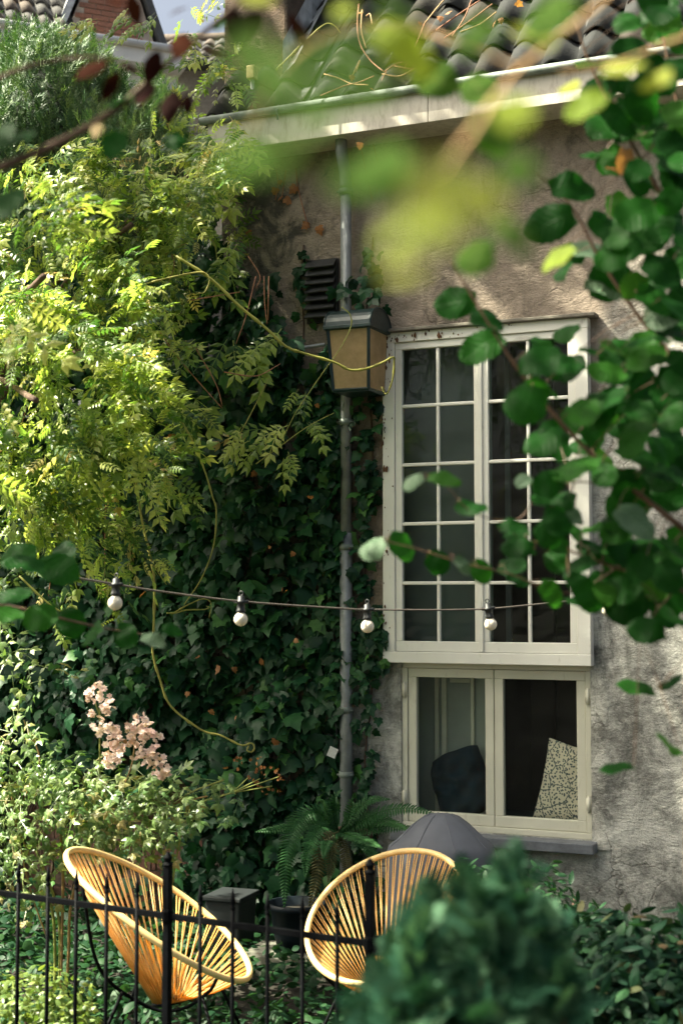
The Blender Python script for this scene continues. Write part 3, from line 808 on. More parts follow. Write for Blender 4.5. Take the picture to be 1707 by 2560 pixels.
# dead ivy roots left on the window frame
db = MB()
for k in range(120):
    if k < 70:
        u = FO[0] + abs(random.gauss(0, 0.03)); z = random.uniform(1.8, 3.58) if random.random() < 0.4 else 3.58 - abs(random.gauss(0, 0.45))
        if u > FO[0]+0.07: continue
    else:
        u = FO[0] + abs(random.gauss(0, 0.35)); z = 3.585 - abs(random.gauss(0, 0.045))
        if z < 3.53: continue
    s = random.uniform(0.002, 0.006)*(1 + 1.6*(random.random() < .2)); vv = -0.074
    q = [(u + s*math.cos(a)*random.uniform(.5, 1.1), vv - random.uniform(0, .006), z + s*1.7*math.sin(a)*random.uniform(.5, 1.3)) for a in (0.2, 1.5, 2.9, 4.0, 5.3)]
    db.add(q + [(u, vv-0.006, z)], [(0, 1, 5), (1, 2, 5), (2, 3, 5), (3, 4, 5), (4, 0, 5)])
tag(db.build('dead_ivy_roots', M['dirt'], house), kind='stuff')

# ------------------------------------------------------------------ garden wall of brick, left of the house
GW = -1.752
gw = thing('garden_wall', 'old brick garden wall under ivy and wisteria, left of the plastered house', 'wall', hw(GW, 0, 0), -WA)
BL, BH, MT = 0.21, 0.062, 0.011
MB().box(-3.6, 0, 0.012, 0.24, -0.2, 3.15).build('mortar_bed', M['mortar'], gw)
MB().box(-3.62, 0.0, -0.03, 0.28, 3.152, 3.22).build('coping', M['slate'], gw, bevel=0.01)
bk = [MB().box(-BL/2, BL/2, 0.0, 0.05, 0, BH), MB().box(-BL/2, BL/2, 0.003, 0.05, 0, BH)]
brick_me = []
for b_ in bk: brick_me.append(b_.mesh('brick', M['brick']))
rest = MB(); nb = 0
for r_ in range(42):
    for c in range(16):
        u = -0.115 - c*(BL+MT) - (0.11 if r_ % 2 else 0)
        z = 0.0 + r_*(BH+MT)
        if u < -3.45: continue
        if r_ < 19 and nb < 296:
            link('brick', brick_me[nb % 2], gw, Matrix.Translation((u, random.uniform(-.004, .004), z)) @ Matrix.Rotation(random.uniform(-.012, .012), 4, 'Y')); nb += 1
        else:
            rest.box(u-BL/2, u+BL/2, 0.0, 0.05, z, z+BH)
tag(rest.build('upper_bricks', M['brick'], gw), kind='stuff')

# ------------------------------------------------------------------ far houses, upper left
p_a = at(0, 62, 17.5); p_b = at(430, 130, 18.35)
rz2 = math.atan2(p_b.y-p_a.y, p_b.x-p_a.x)
bh = thing('brick_house', 'far white walled house with a red brick gable above the clipped yew', 'house', (p_a.x, p_a.y, 0), rz2)
zf = p_a.z - 0.02
MB().box(-4, 2.3, 0.0, 5, -0.2, zf-0.3).build('wall', M['farwhite'], bh)
MB().box(-4, 2.35, -0.25, 0.3, zf-0.298, zf-0.08).build('eaves_board', M['farwhite'], bh, bevel=0.01)
MB().tube([(-4, -0.28, zf-0.06), (2.36, -0.28, zf-0.06)], 0.05, 8).build('gutter', M['farwhite'], bh, True)
def far_loc(px, py, v):         # local x and z of a picture point on the plane y=v of the brick house
    d = ray(px, py); ex = Vector((math.cos(rz2), math.sin(rz2), 0)); ey = Vector((-math.sin(rz2), math.cos(rz2), 0)); o_ = Vector((p_a.x, p_a.y, 0))
    t = (v + o_.dot(ey))/d.dot(ey); p = Vector((0, 0, EYE)) + d*t - o_
    return p.dot(ex), p.z
gx0, gz0 = far_loc(158, 88, 0); gx1, gz1 = far_loc(398, 112, 0)
gz0 = zf - 0.08
apx = 0.5*(gx0+gx1); apz = gz0 + 1.75
gb = MB(); gb.add([(gx0, 0.02, gz0), (gx1, 0.02, gz0), (apx, 0.02, apz), (gx0, 3.0, gz0), (gx1, 3.0, gz0), (apx, 3.0, apz)], [(0, 1, 2), (3, 5, 4), (0, 2, 5, 3), (1, 4, 5, 2), (0, 3, 4, 1)])
gable = gb.build('gable', M['mortar2'], bh)
fbrick = MB().box(-0.105, 0.105, 0.0, 0.03, 0, 0.058).mesh('brick', M['brick2'])
for r_ in range(20):
    z = gz0 + 0.004 + r_*0.072
    f_ = 1 - (z + 0.06 - gz0)/(apz-gz0); hwid = (gx1-gx0)/2*f_
    u = apx - hwid + 0.11 + (0.0 if r_ % 2 else 0.09)
    while u + 0.105 < apx + hwid:
        link('brick', fbrick, gable, Matrix.Translation((u, 0.005 + random.uniform(-.003, .003), z))); u += 0.222
for sg in (-1, 1):
    e0 = Vector((apx + sg*((gx1-gx0)/2+0.08), -0.06, gz0-0.05)); e1 = Vector((apx, -0.06, apz+0.10))
    dirv = (e1-e0).normalized(); nrm = Vector((dirv.z, 0, -dirv.x))*sg*0.09
    if nrm.z > 0: pass
    b_ = MB(); q = []
    for y in (-0.06, 3.05):
        for p in (e0, e1, e1 + nrm*1.0, e0 + nrm*1.0): q.append((p.x, y, p.z))
    b_.add(q, [(0, 1, 2, 3), (7, 6, 5, 4), (0, 4, 5, 1), (1, 5, 6, 2), (2, 6, 7, 3), (3, 7, 4, 0)])
    b_.build('verge', M['lead' if sg < 0 else 'verge'], bh)
mr = MB(); mr.add([(-4, -0.2, zf-0.03), (gx0+0.1, -0.2, zf-0.03), (gx0+0.1, 2.6, zf+3.2), (-4, 2.6, zf+3.2)], [(0, 1, 2, 3)])
mr.add([(gx0+0.1, 0.3, zf+0.3), (2.3, 0.3, zf-0.1), (2.3, 3.0, zf-0.1), (gx0+0.1, 3.0, zf+0.3)], [(0, 1, 2, 3)])
mroof = mr.build('roof', M['verge'], bh)
ftile = pantile().mesh('roof_tile', M['tile2'], True)
sl2 = math.atan2(3.23, 2.8)
def slope_m(x, s, y0, z0, ang, tilt):
    return Matrix.Translation((x, y0 + math.cos(ang)*s, z0 + math.sin(ang)*s)) @ Matrix.Rotation(ang, 4, 'X') @ Matrix.Translation((0, 0, 0.03)) @ Matrix.Rotation(tilt, 4, 'X')
for r_ in range(4):
    for c in range(10):
        link('roof_tile', ftile, mroof, slope_m(gx0 - 0.12 - c*TW, r_*TL, -0.22, zf-0.03, sl2, R(-4)))

q0 = at(385, 160, 22.0)
fr = thing('tiled_outbuilding', 'far low building with dark tiled roof between brick gable and chimney', 'house', (q0.x, 22.0, 0), R(-4))
zr = q0.z
MB().box(-0.5, 3.5, 0.2, 4, -0.2, zr-0.05).build('wall', M['mortar'], fr)
rr = MB(); rr.add([(-0.6, -0.1, zr-0.06), (3.6, -0.1, zr-0.06), (3.6, 1.0, zr+0.78), (-0.6, 1.0, zr+0.78), (-0.6, 2.2, zr-0.06), (3.6, 2.2, zr-0.06)], [(0, 1, 2, 3), (3, 2, 5, 4)])
fro = rr.build('roof', M['verge'], fr)
ang3 = math.atan2(0.84, 1.1)
for r_ in range(4):
    for c in range(12):
        link('roof_tile', ftile, fro, slope_m(-0.55 + c*TW, r_*TL, -0.12, zr-0.06, ang3, R(-4)))
MB().tube([(-0.6, 1.0, zr+0.80), (3.6, 1.0, zr+0.80)], 0.09, 8).build('ridge', M['tile2'], fro, True)

# ================================================================== THINGS
# ------------------------------------------------------------------ wall lantern
LD = 0.30                                   # how far it stands out
la = W(819, 890, -0.06-LD); lb = W(921, 890, -0.06-LD)
lw_ = lb.x - la.x
lz0 = W(920, 968, -0.06-LD).z; lz1 = W(918, 814, -0.06-LD).z
lant = thing('wall_lantern', 'dark green wall lantern with amber panes and barrel roof beside the drainpipe', 'lantern', hw((la.x+lb.x)/2, 0, lz0), -WA)
LH = lz1 - lz0
def lring(z, k):                            # corners at height z, the body narrows downwards
    hx = lw_/2*k; d = LD*k
    return [(-hx, -0.06-d, z), (hx, -0.06-d, z), (hx, -0.06, z), (-hx, -0.06, z)]
KB = 0.86
A0, A1 = lring(0, KB), lring(LH, 1.0)
fr_ = MB()
for i in range(4): fr_.tube([A0[i], A1[i]], 0.011, 4)
for rg in (A0, A1):
    for i in range(4): fr_.tube([rg[i], rg[(i+1) % 4]], 0.011, 4)
fr_.build('frame', M['lantern'], lant)
MB().add([(x, y, 0.004) for x, y, z in A0] + [(x, y, -0.012) for x, y, z in A0], [(0, 1, 2, 3), (7, 6, 5, 4), (0, 4, 5, 1), (1, 5, 6, 2), (2, 6, 7, 3), (3, 7, 4, 0)]).build('floor_plate', M['lantern'], lant)
for i in (0, 1, 3):
    a, b_, c, d = A0[i], A0[(i+1) % 4], A1[(i+1) % 4], A1[i]
    MB().add([a, b_, c, d], [(0, 1, 2, 3)]).build('pane', M['amber'], lant)
# barrel roof, axis along the wall
rb = MB(); n = 14; ov = 0.016; RH = 0.115
prof = [(-0.06 - LD/2 + (LD/2+ov)*math.cos(math.pi*j/n), LH + 0.012 + RH*math.sin(math.pi*j/n)) for j in range(n+1)]
hx = lw_/2 + ov
vs = [(-hx, y, z) for y, z in prof] + [(hx, y, z) for y, z in prof]
fs = [(j, j+1, n+1+j+1, n+1+j) for j in range(n)] + [tuple(range(n, -1, -1)), tuple(range(n+1, 2*n+2))]
rb.add(vs, fs)
rb.box(-hx-0.006, hx+0.006, -0.06-LD-ov-0.006, -0.06+ov-0.02, LH-0.006, LH+0.013)
rb.build('roof', M['lantern'], lant, bevel=0.002)
for s in (-1, 1):
    pp = [(s*hx, y, z) for y, z in prof]
    MB().tube(pp, 0.006, 5).build('roof_edge', M['lantern'], lant)
MB().box(-0.06, 0.06, -0.06, 0.0, 0.08, LH+0.05).build('back_plate', M['lantern'], lant)
em, ent, eb, eo = new_mat('lamp_glow')
eb.inputs['Emission Color'].default_value = (1.0, 0.62, 0.22, 1); eb.inputs['Emission Strength'].default_value = 0.0
eb.inputs['Base Color'].default_value = (0.9, 0.8, 0.6, 1)
lbm = MB(); lbm.lathe([(0.006, -0.05), (0.022, -0.03), (0.030, 0), (0.022, 0.03), (0.012, 0.045), (0.012, 0.075)], (0.03, -0.06-LD*0.55, LH*0.68), 12)
lbm.build('bulb', em, lant, True)

# ------------------------------------------------------------------ string lights
cabl = [((20, 1414), 5.75), ((65, 1423), 5.78), ((157, 1439), 5.87), ((298, 1462), 6.0), ((390, 1477), 6.1), ((607, 1504), 6.33), ((850, 1521), 6.6), ((918, 1524), 6.67),
        ((1096, 1525), 6.87), ((1219, 1522), 7.0), ((1320, 1513), 7.12), ((1424, 1502), 7.23), ((1530, 1488), 7.35), ((1660, 1462), 7.5)]
cw = [at(p[0], p[1], Y) for p, Y in cabl]
cw = [at(-260, 1365, 5.4)] + cw + [onwall(1770, 1436, 0.0)]
sl0 = Vector((cw[-1].x, cw[-1].y, 0))
sg_ = thing('string_lights', 'string of opal bulbs in black sockets hung across ivy and tall window', 'string lights', sl0)
MB().tube(crom(cw, 8), 0.0042, 6).build('cable', M['cable'], sg_, True, basis=off(sg_))
MB().tube([cw[-1] + Vector(VX)*0.02, cw[-1] - Vector(VX)*0.04, cw[-1] - Vector(VX)*0.045 + Vector((0, 0, .03))], 0.004, 6).build('hook', M['iron'], sg_, basis=off(sg_))
sk = MB(); sk.lathe([(0.010, 0.026), (0.016, 0.022), (0.017, 0.006), (0.024, 0.002), (0.024, -0.006), (0.018, -0.010), (0.018, -0.034), (0.021, -0.038), (0.021, -0.046), (0.014, -0.05)], n=14)
sk.tube([(-0.034, 0, 0.0), (0.034, 0, 0.0)], 0.008, 8)
lp = [(0.009*math.cos(a), 0, 0.037 + 0.010*math.sin(a)) for a in np.linspace(0, 2*math.pi, 11)[:-1]]
sk.loop(lp, 0.0028, 6)
socket_me = sk.mesh('socket', M['socket'], True)
bpf = [(0.0005, -0.110)] + [(0.031*math.sin(t), -0.0785 - 0.031*math.cos(t)) for t in np.linspace(0.25, 2.5, 10)] + [(0.014, -0.048)]
bulb_me = MB().lathe(bpf, n=20).mesh('bulb', M['bulb'], True)
for (px, py, Y) in ((291, 1461, 5.99), (603, 1504, 6.33), (918, 1524, 6.67), (1220, 1521, 7.0), (1525, 1489, 7.34)):
    p = at(px, py, Y)
    s_ = link('socket', socket_me, sg_, off(sg_) @ Matrix.Translation(p) @ Matrix.Rotation(-0.35 + random.uniform(-.2, .2), 4, 'Z') @ Matrix.Rotation(random.uniform(-.22, .22), 4, 'Y') @ Matrix.Rotation(random.uniform(-.12, .12), 4, 'X'))
    link('bulb', bulb_me, s_)

# ------------------------------------------------------------------ cord chairs
def chair(label, loc, rz, tilt=33, zc=0.605):
    t = thing('cord_chair', label, 'chair', loc, rz, 'yellow cord chairs')
    tl = R(tilt); Lx = Vector((math.cos(tl), 0, -math.sin(tl))); Cc = Vector((-0.01, 0, zc))
    def hp(f):
        a = 0.47 if math.cos(f) > 0 else 0.50
        b_ = 0.375*(1.0 + 0.06*math.cos(f))
        return Cc + Lx*a*math.cos(f) + Vector((0, 1, 0))*b_*math.sin(f) + Vector((0, 0, 0.02*math.sin(f)**2))
    K = 72
    MB().loop([hp(2*math.pi*i/K) for i in range(K)], 0.0145, 10).build('hoop', M['hoop'], t, True)
    ap = Vector((0.035, 0, 0.235))
    def apx_(f): return ap + Vector((0.075*math.cos(f), 0.055*math.sin(f), 0.012*math.cos(f)))
    MB().loop([apx_(2*math.pi*i/24) for i in range(24)], 0.008, 6).build('lower_ring', M['iron'], t, True)
    n = 118
    for i in range(n):
        f = 2*math.pi*(i + 0.5*(i % 2)*0.55)/n
        a = hp(f); b_ = apx_(f + 0.12*(1 if i % 2 else -1))
        inn = (b_ - a).normalized()
        MB().tube([a - inn*0.004, a.lerp(b_, 0.5) + Vector((0, 0, -0.012)), b_], 0.0032, 5).build('cord', M['cord'], t, True)
    # black steel stand: cradle under the shell, carried by four splayed legs
    cr = MB()
    for s in (-1, 1):
        fa = hp(R(38)*s) - Lx*0.01; ba = hp(R(180) - R(48)*s)
        cr.tube(crom([fa + Vector((0, 0, -0.012)), Vector((0.24, s*0.18, 0.325)), Vector((0.10, s*0.09, 0.225)), Vector((-0.05, s*0.09, 0.235)), Vector((-0.23, s*0.20, 0.42)), ba + Vector((0, 0, -0.012))], 6), 0.008, 7)
    cr.build('cradle', M['iron'], t, True)
    for sx, sy, x0, z0 in ((1, 1, 0.21, 0.30), (1, -1, 0.21, 0.30), (-1, 1, -0.14, 0.31), (-1, -1, -0.14, 0.31)):
        MB().tube([(x0, sy*0.155, z0), (x0 + sx*0.12, sy*0.27, 0.0)], 0.008, 7).build('leg', M['iron'], t, True)
    return t
c1p = at(408, 2283, 6.40)
chair('yellow cord chair seen from the side, left behind the iron fence', (c1p.x, 6.40, 0.0), R(-6))
c2p = at(968, 2280, 6.5)
chair('yellow cord chair facing the camera, half hidden by the blue green conifer', (c2p.x, 6.5, 0.0), R(247), 27, 0.60).scale = (0.93, 0.93, 0.97)

# ------------------------------------------------------------------ iron fence
f0 = at(-60, 2243, 5.47); f1 = at(925, 2337, 4.62)
fz = 0.5*(f0.z + f1.z)
fd = Vector((f1.x-f0.x, f1.y-f0.y, 0)); FL = fd.length; fd.normalize()
fen = thing('iron_fence', 'low black iron fence with spear tops in front of the chairs', 'fence', (f0.x, f0.y, 0), math.atan2(fd.y, fd.x))
def floc(px, py=2300):
    d = ray(px, py); nn = Vector((-fd.y, fd.x, 0)); o_ = Vector((f0.x, f0.y, 0))
    t = o_.dot(nn)/d.dot(nn); return (d*t - o_).dot(fd)
MB().box(0, FL+0.42, -0.006, 0.006, fz-0.011, fz+0.011).build('rail', M['iron'], fen, bevel=0.002)
MB().box(0, FL+0.42, -0.006, 0.006, 0.10, 0.122).build('rail', M['iron'], fen, bevel=0.002)
barm = MB().tube([(0, 0, 0.0), (0, 0, fz+0.055)], 0.0072, 8).mesh('bar', M['iron'], True)
finm = MB().lathe([(0.006, 0), (0.010, 0.003), (0.010, 0.008), (0.005, 0.012), (0.0105, 0.022), (0.008, 0.036), (0.002, 0.07)], (0, 0, fz+0.05), 8).mesh('spear_top', M['iron'], True)
for px in (46, 120, 191, 267, 343, 501, 582, 669, 756, 843):
    x = floc(px)
    o_ = link('bar', barm, fen, Matrix.Translation((x, 0.0, 0)))
    link('spear_top', finm, o_)
for k in range(2):
    o_ = link('bar', barm, fen, Matrix.Translation((FL + 0.13 + k*0.135, 0, 0))); link('spear_top', finm, o_)
for px, hh in ((419, 0.17), (925, 0.22)):
    x = floc(px)
    pm = MB(); pm.box(x-0.013, x+0.013, -0.013, 0.013, 0, fz+hh)
    pm.lathe([(0.016, 0), (0.02, 0.006), (0.012, 0.016), (0.017, 0.03), (0.004, 0.05)], (x, 0, fz+hh), 8)
    pm.lathe([(0.018, -0.024), (0.022, -0.016), (0.022, 0.016), (0.018, 0.024)], (x, 0, fz), 8)
    pm.build('post', M['iron'], fen, bevel=0.002)
x = floc(925)
MB().box(x+0.02, x+0.10, -0.02, 0.02, fz-0.03, fz+0.03).build('latch', M['iron'], fen, bevel=0.004)

# ------------------------------------------------------------------ covered garden stove, bin, pot, stone trough, tag
cvp = at(1102, 2100, 7.35)
cv = MB(); NN = 72
ztop = at(1100, 2034, 7.35).z; zed = at(1100, 2108, 7.35).z
prof = [(0.004, ztop), (0.05, ztop-0.003), (0.085, ztop-0.018), (0.13, ztop-0.055), (0.20, zed+0.02), (0.235, zed-0.01), (0.245, zed-0.05), (0.25, zed-0.2), (0.255, zed-0.4), (0.27, 0.06)]
for i, (r_, z) in enumerate(prof):
    for j in range(NN):
        a = 2*math.pi*j/NN
        fold = 1 + (0.004 + 0.016*min(1, max(0, (i-3)/3)))*math.sin(a*8 + 0.6) + 0.022*max(0, (i-4)/6)*math.sin(a*13 + i)
        cv.v.append((r_*fold*math.cos(a)*1.12, r_*fold*math.sin(a), z))
for i in range(len(prof)-1):
    for j in range(NN): cv.f.append((i*NN+j, i*NN+(j+1) % NN, (i+1)*NN+(j+1) % NN, (i+1)*NN+j))
cvt = thing('covered_stove', 'round garden stove under a grey cloth cover below the window sill', 'cover', (cvp.x, 7.35, 0))
cv.build('cloth_cover', M['cover'], cvt, True)
for k in range(8):
    a = 2*math.pi*k/8 + 0.2
    MB().tube([(r_*1.005*math.cos(a)*1.12, r_*1.005*math.sin(a), z+0.001) for r_, z in prof[1:6]], 0.0025, 5).build('seam', M['cover'], cvt)
MB().lathe([(0.16, 0), (0.16, 0.06), (0.10, 0.10)], n=16).build('foot', M['iron'], cvt, True)

bp_ = at(578, 2310, 8.05)
bn = thing('plastic_bin', 'dark grey plastic box with lid against the ivy, behind the chair', 'bin', (bp_.x, 8.05, 0), R(-20))
zt = at(578, 2245, 8.05).z
b_ = MB(); hx = 0.105
b_.add([(-hx*.88, -0.10, 0), (hx*.88, -0.10, 0), (hx*.88, 0.10, 0), (-hx*.88, 0.10, 0), (-hx, -0.12, zt), (hx, -0.12, zt), (hx, 0.12, zt), (-hx, 0.12, zt)], [(0,3,2,1),(4,5,6,7),(0,1,5,4),(1,2,6,5),(2,3,7,6),(3,0,4,7)])
b_.build('body', M['bin'], bn, bevel=0.01)
MB().box(-hx-.012, hx+.012, -0.135, 0.135, zt+.001, zt+0.03).build('lid', M['bin'], bn, bevel=0.008)
pp_ = at(745, 2370, 7.75)
po = thing('plant_pot', 'dark blue glazed pot on the pale stone below the ferns', 'pot', (pp_.x, 7.75, max(0, pp_.z)))
z1 = at(745, 2255, 7.75).z - max(0, pp_.z)
b_ = MB(); b_.lathe([(0.11, 0), (0.13, z1*0.3), (0.15, z1*0.85), (0.163, z1*0.87), (0.165, z1), (0.145, z1), (0.14, z1-0.04)], n=28)
b_.build('body', M['pot'], po, True)
MB().lathe([(0.139, z1-0.045), (0.01, z1-0.03)], n=20).build('potting_soil', M['soil'], po)
zst = max(0, pp_.z) - 0.002
b_ = MB(); b_.box(-0.26, 0.24, -0.13, 0.16, -0.02, zst)
stn = tag(b_.build('stone_block', M['stone'], bevel=0.03, basis=Matrix.Translation((pp_.x-0.01, 7.75, 0)) @ Matrix.Rotation(R(-18), 4, 'Z')), 'pale mossy stone block under the dark blue pot', 'stone')
tgp = W(831, 1881, -0.14)
tt = thing('paper_tag', 'small white tag hanging on a wire from the drainpipe', 'tag', hw(tgp.x, -0.14, tgp.z-0.03), -WA)
b_ = MB(); b_.box(-0.026, 0.026, -0.0012, 0.0012, -0.03, 0.03)
b_.build('card', M['tag'], tt, basis=Matrix.Translation((0, 0, .03)) @ Matrix.Rotation(R(24), 4, 'Y') @ Matrix.Rotation(R(14), 4, 'Z'))
MB().tube(crom([(0.0, 0, 0.055), (0.03, -0.01, 0.12), (0.02, 0.0, 0.20), (-0.01, 0.01, 0.24), (0.04, 0.03, 0.22)], 5), 0.0016, 5).build('wire', M['socket'], tt)

# ------------------------------------------------------------------ cushions on the window seat
def cushion(name, label, u, v, z, size, thick, rot, mat, wr, rnd=0.25, slump=0.0):
    n = 26; V = []; F = []
    for side in (1, -1):
        for j in range(n+1):
            for i in range(n+1):
                x = 2*i/n-1; y = 2*j/n-1
                pin = 1 - 0.14*(1-abs(y)**1.5)*abs(x)**6
                pin2 = 1 - 0.14*(1-abs(x)**1.5)*abs(y)**6
                h = (max(0, 1-x**2)*max(0, 1-y**2))**0.42
                wv = wr*(math.sin(7*x + 5*y + 1.3*math.sin(6*y)) + 0.7*math.sin(11*y - 6*x + 2))*h
                qx, qy = x*math.sqrt(1 - rnd*y*y/2), y*math.sqrt(1 - rnd*x*x/2)
                V.append((qx*size[0]/2*pin + slump*qy*abs(qy), qy*size[1]/2*pin2, side*(h*thick/2 + wv)))
    k = (n+1)**2
    for s in (0, 1):
        for j in range(n):
            for i in range(n):
                a = s*k + j*(n+1)+i; q = (a, a+1, a+n+2, a+n+1)
                F.append(q if s == 0 else q[::-1])
    me = bpy.data.meshes.new(name); me.from_pydata(V, [], F); me.materials.append(mat)
    me.polygons.foreach_set('use_smooth', [True]*len(F)); me.update()
    p = hw(u, v, z)
    o_ = link(name, me, None, Matrix.Translation(p) @ Matrix.Rotation(-WA, 4, 'Z') @ rot)
    return tag(o_, label, 'cushion')
RX = lambda a: Matrix.Rotation(R(a), 4, 'X')
RY = lambda a: Matrix.Rotation(R(a), 4, 'Y')
RZ = lambda a: Matrix.Rotation(R(a), 4, 'Z')
cA = W(1150, 1940, 0.22)
cushion('cushion', 'crumpled dark navy cushion leaning inside the low window', cA.x, 0.24, 0.905, (0.38, 0.46), 0.20, RX(80) @ RZ(22), M['navy'], 0.016, 0.75, 0.03)
cB = W(1425, 1945, 0.2)
cushion('cushion', 'cream cushion printed with dark vines inside the low window', cB.x+0.025, 0.19, 0.935, (0.43, 0.50), 0.13, RX(84) @ RZ(-11), M['vinecloth'], 0.004)

# ================================================================== PLANTS
def arr(vs): return np.array([list(v) for v in vs], float)
NW = np.array(-VX); UWN = np.array(UX); UPN = np.array((0, 0, 1.0))
IVY = ivy_template()
def ivy_variant(k):
    v, f = ivy_template(); v = v.copy()
    v[:, 0] *= (1.0, 0.82, 1.12)[k]; v[1:, 1] += np.array([random.uniform(-.05, .05) for _ in range(len(v)-1)])
    v[:, 2] += (0.0, -0.25, 0.12)[k]*v[:, 0]**2 - (0.0, 0.18, 0.30)[k]*v[:, 1]**2
    if k == 1: v[[3, 11], 0] *= 0.75
    return v, f
IVYS = [ivy_variant(k) for k in range(3)]
ivy_me = [tmpl_mesh('ivy_leaf', t_, M['ivy'], False) for t_ in IVYS]
def hnoise(u, z):
    return 0.5 + 0.5*np.sin(u*3.1 + 1.7*np.sin(z*2.3)) * np.sin(z*2.9 + 1.1*np.sin(u*2.7+1))
# ---- ivy over garden wall and house corner
def ivy_field(m, inside, bulge, vmin=0.03):
    u = rng.uniform(-4.6, -0.55, m); z = rng.uniform(0.0, 4.6, m)
    keep = inside(u, z); u = u[keep]; z = z[keep]
    v = -(vmin + bulge(u, z)*rng.random(len(u))**0.6)
    P = arr([hw(a, b, c) for a, b, c in zip(u, v, z)])
    return u, v, z, P
def ivy_frames(m, smin, smax):
    n = NW[None]*1.0 + UPN[None]*0.45 + rnd3(m, 0.5)
    t = -UPN[None]*1.0 + NW[None]*0.25 + UWN[None]*rng.normal(size=(m, 1))*0.55
    return frames(n, t, rng.uniform(smin, smax, m))
def in_main(u, z):
    # ragged upper edge: full height on the garden wall, stepping down towards the drainpipe
    topz = np.interp(u, [-4.6, -2.2, -1.75, -1.5, -1.25, -1.05, -0.95, -0.88], [3.8, 4.1, 4.5, 4.05, 3.62, 3.55, 3.5, 3.3])
    topz = topz + 0.15*np.sin(u*13)+0.10*np.sin(u*31)
    return (u < -0.875 + 0.03*np.sin(z*9)) & (z < topz) & ~((z < 0.85+0.12*np.sin(u*9)) & (u < -1.9) & (u > -3.3) & (rng.random(len(u)) < 0.93))
u, v, z, P = ivy_field(17000, in_main, lambda a, b: 0.06 + 0.32*hnoise(a, b)*np.clip((-0.85-a)*2.2, 0.15, 1))
fr1 = ivy_frames(len(P), 0.035, 0.135)
ivy = thing('ivy', 'dense dark green ivy covering the wall left of the drainpipe', 'ivy', hw(-2.0, -0.05, 0))
order = np.argsort(v)                       # the outermost leaves first
vis = [i for i in order if z[i] < 3.4 and u[i] > -3.0][:300]
sel = np.zeros(len(P), bool); sel[vis] = True
leaf_objects('leaf', ivy_me, P[sel], fr1[sel], ivy)
vr = rng.integers(0, 3, len(P))
for k in range(3):
    q_ = ~sel & (vr == k)
    o_ = link('foliage', scatter_mesh('foliage', IVYS[k], P[q_], fr1[q_], M['ivy']), ivy, off(ivy)); tag(o_, kind='stuff')
iv = MB()
for k in range(26):
    u0 = random.uniform(-3.3, -0.95); z0 = 0.02; pts = []
    uu = u0
    for q in range(9):
        pts.append(hw(uu, -0.03 - 0.02*random.random(), z0 + q*0.40)); uu += random.uniform(-0.12, 0.12); uu = min(uu, -0.93)
    iv.tube(crom(pts, 3), [0.009 - 0.0002*i for i in range(25)], 5)
iv.build('stem', M['bark'], ivy, basis=off(ivy))
# withered leaves caught in the ivy
wm = [tmpl_mesh('withered_leaf', IVY, M['withered'], False)]
spots = [(790, 1010)] + [(585, 1668), (548, 1665), (705, 1470), (718, 1475), (675, 1365), (430, 1085), (405, 995), (590, 1790), (525, 1775), (470, 1730), (650, 1650), (735, 1600), (775, 1240), (640, 1180), (255, 1560), (610, 1090), (360, 1480), (310, 1850), (570, 1920), (690, 1850), (500, 1640), (735, 1380)]
WPs = arr([onwall(x, y, -0.36) for x, y in spots]); m = len(WPs)
leaf_objects('withered_leaf', wm, WPs, frames(NW[None]+rnd3(m, .7), -UPN[None]+rnd3(m, .4), rng.uniform(.025, .06, m)), ivy)

# ---- strip of ivy between drainpipe and window
strip = thing('ivy', 'thin ivy strand climbing between drainpipe and windows', 'ivy', hw(-0.74, -0.03, 0))
def in_strip(u, z):
    wd = 0.085 + 0.04*np.sin(z*4.1+1)
    return (np.abs(u + 0.735 - 0.02*np.sin(z*5)) < wd) & (z < 3.25) & (rng.random(len(u)) < 0.30 + 0.9*(np.sin(z*7.3 + 2) > -0.35) * (np.sin(z*3.1+.4) > -0.75))
u, v, z, P = ivy_field(20000, in_strip, lambda a, b: 0.09 + 0*a, 0.01)
fr2 = ivy_frames(len(P), 0.05, 0.095)
extra = [(x, y) for x, y in ((915, 640), (905, 660), (930, 655), (935, 690), (905, 690), (890, 700), (918, 720), (895, 735), (940, 720), (880, 690), (925, 745), (905, 760), (870, 722), (835, 720), (950, 630), (925, 625), (960, 765), (850, 705), (930, 670), (912, 705))]
PE = arr([onwall(x, y, -0.09 - 0.05*random.random()) for x, y in extra])
P = np.vstack([P, PE]); fr2 = np.concatenate([fr2, ivy_frames(len(PE), 0.075, 0.11)])
print('strip', len(P))
leaf_objects('leaf', ivy_me, P[-280:], fr2[-280:], strip)
if len(P) > 280:
    o_ = link('foliage', scatter_mesh('foliage', IVY, P[:-280], fr2[:-280], M['ivy']), strip, off(strip)); tag(o_, kind='stuff')
MB().tube(crom([hw(-0.735 + 0.03*math.sin(q*1.7), -0.012, q*0.35) for q in range(13)], 3), 0.006, 5).build('stem', M['bark'], strip, basis=off(strip))
# ---- sprig beside the louvre
spr = thing('ivy', 'small ivy sprig left of the black louvre on bare plaster', 'ivy', hw(-1.19, 0, 3.55))
PE = arr([onwall(x, y, -0.03) for x, y in ((752, 628), (758, 640), (748, 668), (760, 672), (745, 690), (756, 700), (765, 712), (750, 725), (768, 735), (762, 760), (740, 780), (770, 655), (700, 790), (775, 800))])
leaf_objects('leaf', ivy_me, PE, ivy_frames(len(PE), 0.06, 0.10), spr)
MB().tube(crom([hw(-1.19, -0.008, 3.4), hw(-1.17, -0.01, 3.7), hw(-1.19, -0.01, 3.95), hw(-1.17, -0.01, 4.2)], 4), 0.005, 5).build('stem', M['bark'], spr, basis=off(spr))

